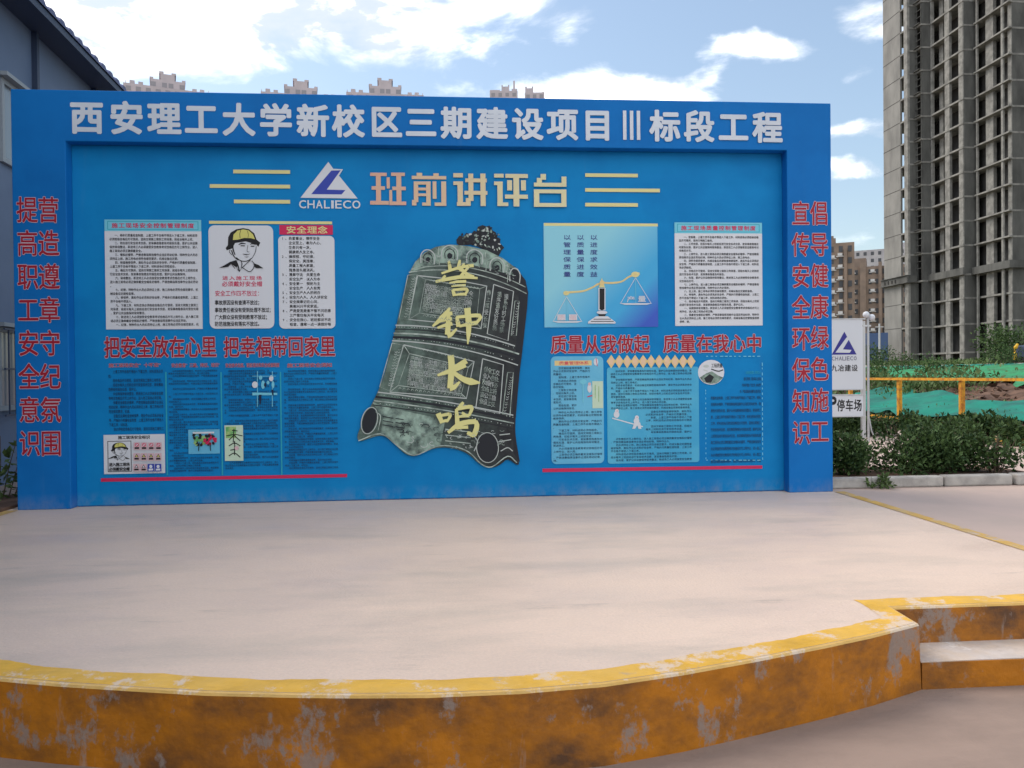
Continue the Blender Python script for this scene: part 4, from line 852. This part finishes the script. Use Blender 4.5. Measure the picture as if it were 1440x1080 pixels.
# weed at the foot of the kerb
t = thing('weed_clump', 'small weed sprouting at the foot of the kerb near the blue wall', 'weeds', (8.85, .12, 0)); leaves(130, [(0, 0, .05, .16, .06, .06), (.05, 0, .09, .06, .05, .06)], .05, 75).build('foliage', M['leaf2'], t, False)

# ------------------------------------------------------------------ railing, nets, soil mound
rl = thing('yellow_railing', 'rusty yellow tube railing in front of the green dust nets', 'railing', (15.4, 9, 0))
for y in (3.55, 5.94, 8.33, 10.72, 13.11, 15.5, 17.9): b = MB(); b.box(15.355, 15.445, y-.045, y+.045, -.05, 1.12); b.build('post', M['rail'], rl)
for z in (1.085, .11): b = MB(); b.bar((15.33, 3.5, z), (15.33, 17.95, z), .045, .06); b.build('rail', M['rail'], rl)
def net(name, pts_s, y0, y1, m, label, seed, edge=.6, lift=.06):
    s0, s1 = pts_s; mb = MB(); ns, nn = 40, 120; r = random.Random(seed); ph = [r.uniform(0, 6) for _ in range(6)]
    for j in range(nn+1):
        y = y0+(y1-y0)*j/nn
        a0 = s0+edge*.5*math.sin(y*.9+ph[0])+edge*.3*math.sin(y*2.3+ph[1]); a1 = s1+edge*math.sin(y*.6+ph[2])+edge*.5*math.sin(y*1.9+ph[3])
        for i in range(ns+1):
            x = 15.5+a0+(a1-a0)*i/ns; z = hgt(x, y)+lift+.09*abs(math.sin(x*2.1+y*1.3+ph[4]+.8*math.sin(y)))+.05*abs(math.sin(y*3.7+x*1.2+ph[5]+math.sin(x*2))); mb.v.append((x, y, z))
    mb.f = [(j*(ns+1)+i, j*(ns+1)+i+1, (j+1)*(ns+1)+i+1, (j+1)*(ns+1)+i) for j in range(nn) for i in range(ns)]; mb.m = [0]*len(mb.f)
    o = mb.build(name, M[m], None, smooth=True); sm = o.modifiers.new('s', 'SOLIDIFY'); sm.thickness = .01
    return tag(o, label, 'dust net')
net('dust_net', (.5, 2.9), 2.5, 30, 'net', 'turquoise dust net on the slope right behind the yellow railing', 1, .5)
net('dust_net', (5.6, 18.5), 5, 48, 'netgreen', 'wide bright green dust net spread over the mound beyond the bare soil', 2, .9)
net('dust_net', (20.0, 24.0), 14, 56, 'net', 'farthest turquoise dust net strip next to the tan haul road', 3, 1.0)
mb = MB(); nn = 60
mb.add([(15.5+26+2*math.sin(k*.13)*0+dx, 4+k*1.6, hgt(15.5+26+dx, 4+k*1.6)+.10) for k in range(nn) for dx in (0, 2, 4, 6.5)], [(k*4+i, k*4+i+1, k*4+i+5, k*4+i+4) for k in range(nn-1) for i in range(3)])
tag(mb.build('haul_road', M['tanroad'], smooth=True), kind='structure')
mb = MB(); rr = np.random.default_rng(8); 
for k in range(900):
    y = rr.uniform(4, 32); s = rr.uniform(3.0, 5.9); x = 15.5+s; z = hgt(x, y); q_ = rr.uniform(.04, .16)
    vs = [(x+q_*rr.uniform(-1, 1), y+q_*rr.uniform(-1, 1), z+q_*rr.uniform(-.3, .9)) for _ in range(5)]
    mb.add(vs, [(0, 1, 2), (0, 2, 3), (0, 3, 4), (0, 4, 1), (1, 2, 3, 4)])
tag(mb.build('soil_clods', M['soil']), kind='stuff')

# ------------------------------------------------------------------ signboard and lamp pole
sg = thing('signboard', 'white two-panel signboard with a navy triangle on grey posts, beside the blue wall', 'sign', (11.6, 6.3, 0)); sg.rotation_euler = (0, 0, math.radians(-4))
SX = at(1186, 520, 15.0)
def sgx(px): return (px-1186)/F*14.9
def sgz(py): return 1.262+(524.5-py)/F*14.9
sg.location = (float(SX[0]), float(SX[1]), 0)
for px in (1159, 1215): b = MB(); b.box(sgx(px)-.035, sgx(px)+.035, .0, .07, -.03, sgz(452)); b.build('post', M['steel'], sg, False)
for y0, y1, nm in ((450, 548, 'a'), (557, 586, 'b')):
    b = MB(); b.box(sgx(1157), sgx(1212), -.05, -.004, sgz(y1), sgz(y0)); b.box(sgx(1156), sgx(1216), -.06, -.0045, sgz(y0), sgz(y0-1.6), 1); b.box(sgx(1156), sgx(1216), -.06, -.0045, sgz(y1+1.5), sgz(y1), 1); po = b.build('panel', [M['white'], M['steel']], sg, False)
    l = Art(0, []); l.y = -.052
    if nm == 'a':
        g2 = lambda *p_: [(sgx(1160+x/5.68), sgz(330+y/5.68)) for x, y in p_]
        l.wpoly(g2((148, 778), (245, 962), (45, 962)), 'navyprint'); l.wpoly(g2((165, 825), (200, 815), (135, 920), (205, 925), (190, 948), (75, 945)), 'white')
        l.done('triangle_logo', po, False); l = Art(0, []); l.y = -.052
        for i, ch in enumerate('CHALIECO'): x_ = (1168, 1173, 1178.2, 1183, 1187, 1189.2, 1194, 1199.2)[i]; l.char(ch, sgx(x_), sgz(507.5), sgx(x_+(.8 if ch == 'I' else 3.9)), sgz(502), 'slate', .02, 2, None, False)
        for i, ch in enumerate('九冶建设'): l.char(ch, sgx(1167+i*9.6), sgz(523), sgx(1167+i*9.6+8.8), sgz(513.5), 'black', .012, 2)
    else:
        l.char('P', sgx(1165), sgz(577), sgx(1174), sgz(559), 'black', .05, 3, None, False)
        for i, ch in enumerate('停车场'): l.char(ch, sgx(1175+i*12), sgz(579.5), sgx(1175+i*12+11.2), sgz(562.5), 'black', .02, 2)
    l.done('lettering', po, False)
lp = at(1221.5, 620, 14.2); pl = thing('lamp_pole', 'thin pale pole with a white twin lamp head, just right of the white signboard', 'lamp pole', (float(lp[0]), float(lp[1]), 0))
zt = 1.262+(523.8-447)/F*14.2
b = MB(); b.tube([(0, 0, -.02), (0, 0, zt)], .022, 8); b.tube([(.0, -.03, .42), (.03, -.05, .2), (.10, -.06, .02)], .012, 6); b.build('pole', M['steel'], pl, False)
for dx in (-.05, .055): b = MB(); b.ball((dx, -.03, zt+.05-.05*(dx > 0)), .058, 8); b.build('lamp', M['white'], pl, False, True)
b = MB(); b.bar((-.10, 0, zt-.15), (.05, 0, zt-.15), .03); b.build('bracket', M['steel'], pl, False)

# ------------------------------------------------------------------ unfinished concrete tower
tw = thing('concrete_tower', 'unfinished bare concrete high-rise with open floors, at the right edge', 'building', (70, 86, 2))
BASE, TOP = 1.4, 78.0
LV = [3.7, 7.2, 10.4, 13.3]+[16.9+3.0*k for k in range(21)]
def Y_on(px, X): d = ray(px, 515); return float(CAM[1]+d[1]*(X-CAM[0])/d[0])
PLAN = [(65.13, 97.57), (65.13, 91.76), (66.32, 91.76), (66.32, 90.5), (67.5, 90.5), (67.5, 83.91), (69.16, 83.91), (69.16, 77.78), (73.2, 77.78), (73.2, 70.0), (84, 70.0), (84, 97.57)]
for z in LV:
    b = MB(); P_ = [(x-(.10 if 66 < x < 70 or x == 65.13 else 0)*(x != 65.13), y-(.08 if y not in (97.57,) else 0)) for x, y in PLAN]; b.prism(P_, z-.22, z); 
    if z > 14: b.box(68.62, 69.058, 77.5, 83.6, z-.20, z-.02)
    b.build('floor_slab', M['slab'], tw)
def wallbox(name, x0, x1, y0, y1, z0=BASE, z1=TOP, m='conc'): b = MB(); b.box(x0, x1, y0, y1, z0, z1); return b.build(name, M[m], tw)
X = 65.13; ya, yb = Y_on(1268, X), Y_on(1273.2, X)
wallbox('wall', X-.02, X+.25, ya, 97.5, m='panelconc'); wallbox('column', X-.02, X+.3, 91.72, yb, m='slab')
for y0, y1, x0, x1 in ((91.74, 91.98, 65.43, 66.40), (90.47, 90.72, 66.45, 67.55), (83.86, 84.12, 67.62, 69.3), (77.73, 77.98, 69.24, 73.2)): wallbox('wall', x0, x1, y0, y1)
X = 66.32
for y in (91.6, 90.62): wallbox('column', X-.02, X+.1, y-.05, y+.05)
X = 67.5
for p0, p1, dx in ((1310.6, 1312.6, 0), (1323, 1328.5, .9), (1330.5, 1337, 0), (1350, 1356, 0)): wallbox('column', X+dx-.03, X+dx+.32, Y_on(p1, X+dx), Y_on(p0, X+dx), m='slab')
X = 69.16
for p0, p1, dx, sl in ((1374.2, 1376, -.4, 1), (1388, 1398.5, .05, 0), (1409.3, 1412, -.4, 1), (1419, 1424, 0, 0)): wallbox('column', X+dx-.03, X+dx+(.18 if sl else .4), Y_on(p1, X+dx), Y_on(p0, X+dx), m='slab')
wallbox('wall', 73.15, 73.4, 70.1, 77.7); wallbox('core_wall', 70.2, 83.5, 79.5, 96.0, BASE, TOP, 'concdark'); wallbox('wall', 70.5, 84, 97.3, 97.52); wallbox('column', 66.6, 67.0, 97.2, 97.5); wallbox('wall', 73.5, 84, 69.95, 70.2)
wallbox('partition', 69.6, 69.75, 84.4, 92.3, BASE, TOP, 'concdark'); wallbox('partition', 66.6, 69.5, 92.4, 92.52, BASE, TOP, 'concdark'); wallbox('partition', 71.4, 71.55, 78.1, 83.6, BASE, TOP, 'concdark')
for z in LV[4:]:                                          # balcony back parapets and the ladder-like rails in the recess
    b = MB(); b.box(69.9, 70.05, 81.7, 83.0, z-.95, z-.55); b.build('lintel', M['conc'], tw)
    for dz in (1.0, 1.9): b = MB(); b.bar((66.2, 91.7, z-3+dz), (66.2, 90.5, z-3+dz), .06); b.build('recess_rail', M['conc'], tw)
    b = MB(); b.bar((66.0, 91.65, z+.04), (66.0, 90.4, z+.04), .25, .08); b.build('recess_ledge', M['conc'], tw)
for x0, x1, y0, y1 in ((64.7, 65.1, 91.3, 97.6), (65.0, 66.0, 91.2, 91.65), (67.05, 67.38, 83.4, 90.9), (68.4, 69.05, 77.2, 84.3), (69.06, 73.0, 77.2, 77.65)): wallbox('transfer_band', x0, x1, y0, y1, 13.12, 14.0)
for z in (14.02, 13.05): wallbox('transfer_band', 64.5, 65.25, 91.25, 97.7, z, z+.07); 
for x, pxs in ((65.11, (1249, 1254, 1259, 1264)),):
    for px in pxs: b = MB(); yy = Y_on(px, x); b.box(64.62, 64.69, yy-.12, yy+.12, 13.35, 13.75); b.build('anchor_pocket', M['concdark'], tw)
# form joints on the big end panel, a shallow groove strip at each floor
for z in LV: b = MB(); b.box(65.085, 65.109, Y_on(1268, 65.13), 97.45, z-.06, z-.01); b.build('form_joint', M['concdark'], tw)

# ------------------------------------------------------------------ apartment blocks behind
def apartment(name, x0, x1, y, depth, z0, z1, wallm, label, nwin, nfl, fl=3.0, ztop_first=1.6, group=None, crown=(), rot=1, ww=1.5):
    t = thing(name, label, 'building', ((x0+x1)/2, y+depth/2, z0), group); t.rotation_euler = (0, 0, math.atan2(CAM[0]-(x0+x1)/2, y-CAM[1])*rot); cx, cy = (x0+x1)/2, y+depth/2; w = x1-x0
    b = MB(); b.box(-w/2, w/2, -depth/2, depth/2, -2, z1-z0); b.build('wall', M[wallm], t, False)
    proto = None
    for i in range(nfl):
        for j in range(nwin):
            x = -w/2+w*(j+.5)/nwin; z = (z1-z0)-ztop_first-i*fl
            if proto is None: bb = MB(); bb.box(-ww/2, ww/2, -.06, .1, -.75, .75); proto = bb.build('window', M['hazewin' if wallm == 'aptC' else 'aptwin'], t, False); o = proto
            else: o = proto.copy(); COL.objects.link(o); o.parent = t
            o.location = (x, -depth/2-.03, z)
    for k, (a0, a1, b0, b1) in enumerate(crown):
        bb = MB(); bb.box(a0, a1, -depth*.35, depth*.35, z1-z0+b0, z1-z0+b1); bb.build('roof_crown' if b1 > 2.5 else 'roof_box', M[wallm], t, False)
    if len(crown) > 8:
        for x_ in (-4.4, -1.0, 1.0, 4.4):
            o = proto.copy(); COL.objects.link(o); o.parent = t; o.location = (x_, -depth*.35-.03, z1-z0+1.6)
    return t
G0 = 1.7
CR = lambda s, m: [(-5.3, 5.3, 0, 3.3), (-2.2, 2.2, 3.3, 5.3), (-2.6, -1.2, 5.3, 6.1), (1.2, 2.6, 5.3, 5.9), (-5.5, -4.4, 3.3, 3.9), (4.4, 5.5, 3.3, 3.9), (-11.5, -10, 0, 1.9), (-8.9, -7.5, 0, 1.7), (7.6, 9.0, 0, 1.6), (10.0, 11.4, 0, 1.7), (-12.8, -12.65, 0, 1.6), (12.65, 12.8, 0, 1.6)]
gr = 'far apartment towers peeking over the blue wall'
apartment('apartment_tower', -104.0, -77.4, 260, 16, G0, 97.9, 'aptC', 'haze-tinted far tower with a stepped crown, leftmost above the blue wall beside the roof edge', 9, 2, group=gr, crown=CR(1, 1))
apartment('apartment_tower', -59.0, -33.2, 260, 16, G0, 96.4, 'aptC', 'haze-tinted far tower with a stepped crown, second from the left above the blue wall', 9, 2, group=gr, crown=CR(1, 1))
apartment('apartment_tower', -30.2, -4.3, 260, 16, G0, 97.2, 'aptC', 'haze-tinted far tower with a stepped crown, nearest the middle of the blue wall', 9, 2, group=gr, crown=CR(1, 1))
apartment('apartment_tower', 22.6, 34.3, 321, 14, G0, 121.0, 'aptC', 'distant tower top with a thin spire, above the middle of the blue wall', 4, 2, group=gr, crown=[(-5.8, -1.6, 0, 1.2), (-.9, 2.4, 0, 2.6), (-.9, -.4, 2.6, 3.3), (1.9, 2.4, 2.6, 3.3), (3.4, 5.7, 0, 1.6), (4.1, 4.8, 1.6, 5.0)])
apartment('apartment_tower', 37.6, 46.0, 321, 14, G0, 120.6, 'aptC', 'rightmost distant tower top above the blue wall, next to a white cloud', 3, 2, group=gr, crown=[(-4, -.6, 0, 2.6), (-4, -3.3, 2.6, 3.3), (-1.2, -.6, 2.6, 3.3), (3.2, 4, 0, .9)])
def aircons(t, n, x, depth, h, z_top):
    p0 = None
    for k in range(n):
        if p0 is None: bb = MB(); bb.box(-.55, .55, -.5, 0, -.35, .35); bb.box(-.9, .9, -.35, -.02, -.6, -.36); p0 = bb.build('balcony_box', M['aptwhite'], t, False); o = p0
        else: o = p0.copy(); COL.objects.link(o); o.parent = t
        o.location = (x, -depth/2-.07, z_top-k*h)
gr = 'brown apartment blocks between the blue wall and the concrete tower'
t = apartment('apartment_block', 97.5, 110.2, 184.5, 14, G0, 34.2, 'aptA', 'tall brown apartment block cut by the right edge of the blue wall', 6, 9, 2.95, group=gr, crown=[(-4, 2, 0, 1.6), (-1, 1.5, 1.6, 2.2)], ww=.9)
aircons(t, 9, 3.0, 14, 2.95, 29.5); aircons(t, 9, 1.2, 14, 2.95, 29.0)
for dx, dw in ((3.9, .7), (-2.2, .9)): b = MB(); b.box(dx, dx+dw, -7.9, -7.02, -2, 30.8); b.build('bay', M['aptA'], t, False)
t = apartment('apartment_block', 124.0, 144.5, 213, 16, G0, 32.6, 'aptA', 'broad brown apartment block with a flat roof box, left of the concrete tower', 11, 11, 2.9, group=gr, crown=[(-7.5, -3.0, 0, 2.9)], ww=.8)
aircons(t, 10, -6.6, 16, 2.9, 29.6); aircons(t, 10, -1.2, 16, 2.9, 29.6)
for dx, dw in ((-10.2, 1.0), (-8.6, 1.1), (-4.6, 1.6), (.4, .9), (2.2, .9)): b = MB(); b.box(dx, dx+dw, -8.9, -8.02, -2, 32.0); b.build('bay', M['aptB' if dx == 2.2 else 'aptA'], t, False)
t = apartment('apartment_block', 180.5, 206, 309, 16, G0, 53.5, 'aptB', 'pale grey apartment top showing behind the brown blocks', 9, 5, 3.0, group=gr, crown=[(3.5, 9, 0, 2.4)], ww=1.2)
# blue hoarding and small things before the tower
b = MB(); 
f0, f1 = at(1205, 505, 108), at(1246, 505, 106)
b.bar((f0[0], f0[1], 4.0), (f1[0]+.3, f1[1], 4.0), .12, 5.2); tag(b.build('site_hoarding', M['hoard']), 'dark blue site hoarding left of the concrete tower, behind the lamp pole', 'fence')
p1 = at(1237, 512, 96); ut = thing('utility_pole', 'thin grey pole before the blue hoarding, left of the concrete tower', 'pole', (float(p1[0]), float(p1[1]), 1.6))
b = MB(); b.tube([(0, 0, -.3), (0, 0, 5.6)], [.16, .12], 8); b.build('mast', M['steel'], ut, False); b = MB(); b.bar((-.5, 0, 5.2), (.5, 0, 5.2), .1); b.build('crossarm', M['steel'], ut, False)
for px, py, d, w, h, n, lab in ((1416, 521, 66, 2.6, 3.0, 3600, 'large dark bush before the concrete tower at the right edge'), (1228, 517, 88, 2.2, 2.2, 1500, 'dark bush at the foot of the blue hoarding, seen right of the lamp pole'), (1404, 528, 48, 1.3, 1.3, 1100, 'dark low bush in front of the large bush, above the railing'), (1272, 528, 42, .8, 1.2, 700, 'small leafy sapling on the green net, above the first railing post'), (1240, 527, 40, .9, 1.0, 800, 'small bushy plant on the net between the lamp pole and the first railing post'), (1318, 531, 36, 1.0, .8, 800, 'spreading weed bush on the net between the two railing posts')):
    c = at(px, py, d); shrub((float(c[0]), float(c[1]), hgt(c[0], c[1])-.05), w, w*.7, h, n, 18, int(px), lab, None, 'leaf', .10 if d < 50 else .22, 'bush')
c = at(1437, 512, 63); mc = thing('site_machine', 'dark machine with a yellow front plate, half out of view beside the large bush', 'machine', (float(c[0]), float(c[1]), hgt(c[0], c[1])))
b = MB(); b.box(-.2, 2.2, -.6, .6, .45, 1.5); o = b.build('body', M['darksteel'], mc, False); bv = o.modifiers.new('b', 'BEVEL'); bv.width = .12
b = MB(); b.tube([(-.55, 0, .35), (-.62, 0, .8), (-.55, 0, 1.3), (-.35, 0, 1.6)], [.14, .17, .15, .1], 8); b.build('front_plate', M['machine'], mc, False)
for dx in (.2, 1.7): b = MB(); b.tube([(dx, -.7, .42), (dx, .7, .42)], .42, 16); b.build('wheel', M['rubber'], mc, False)
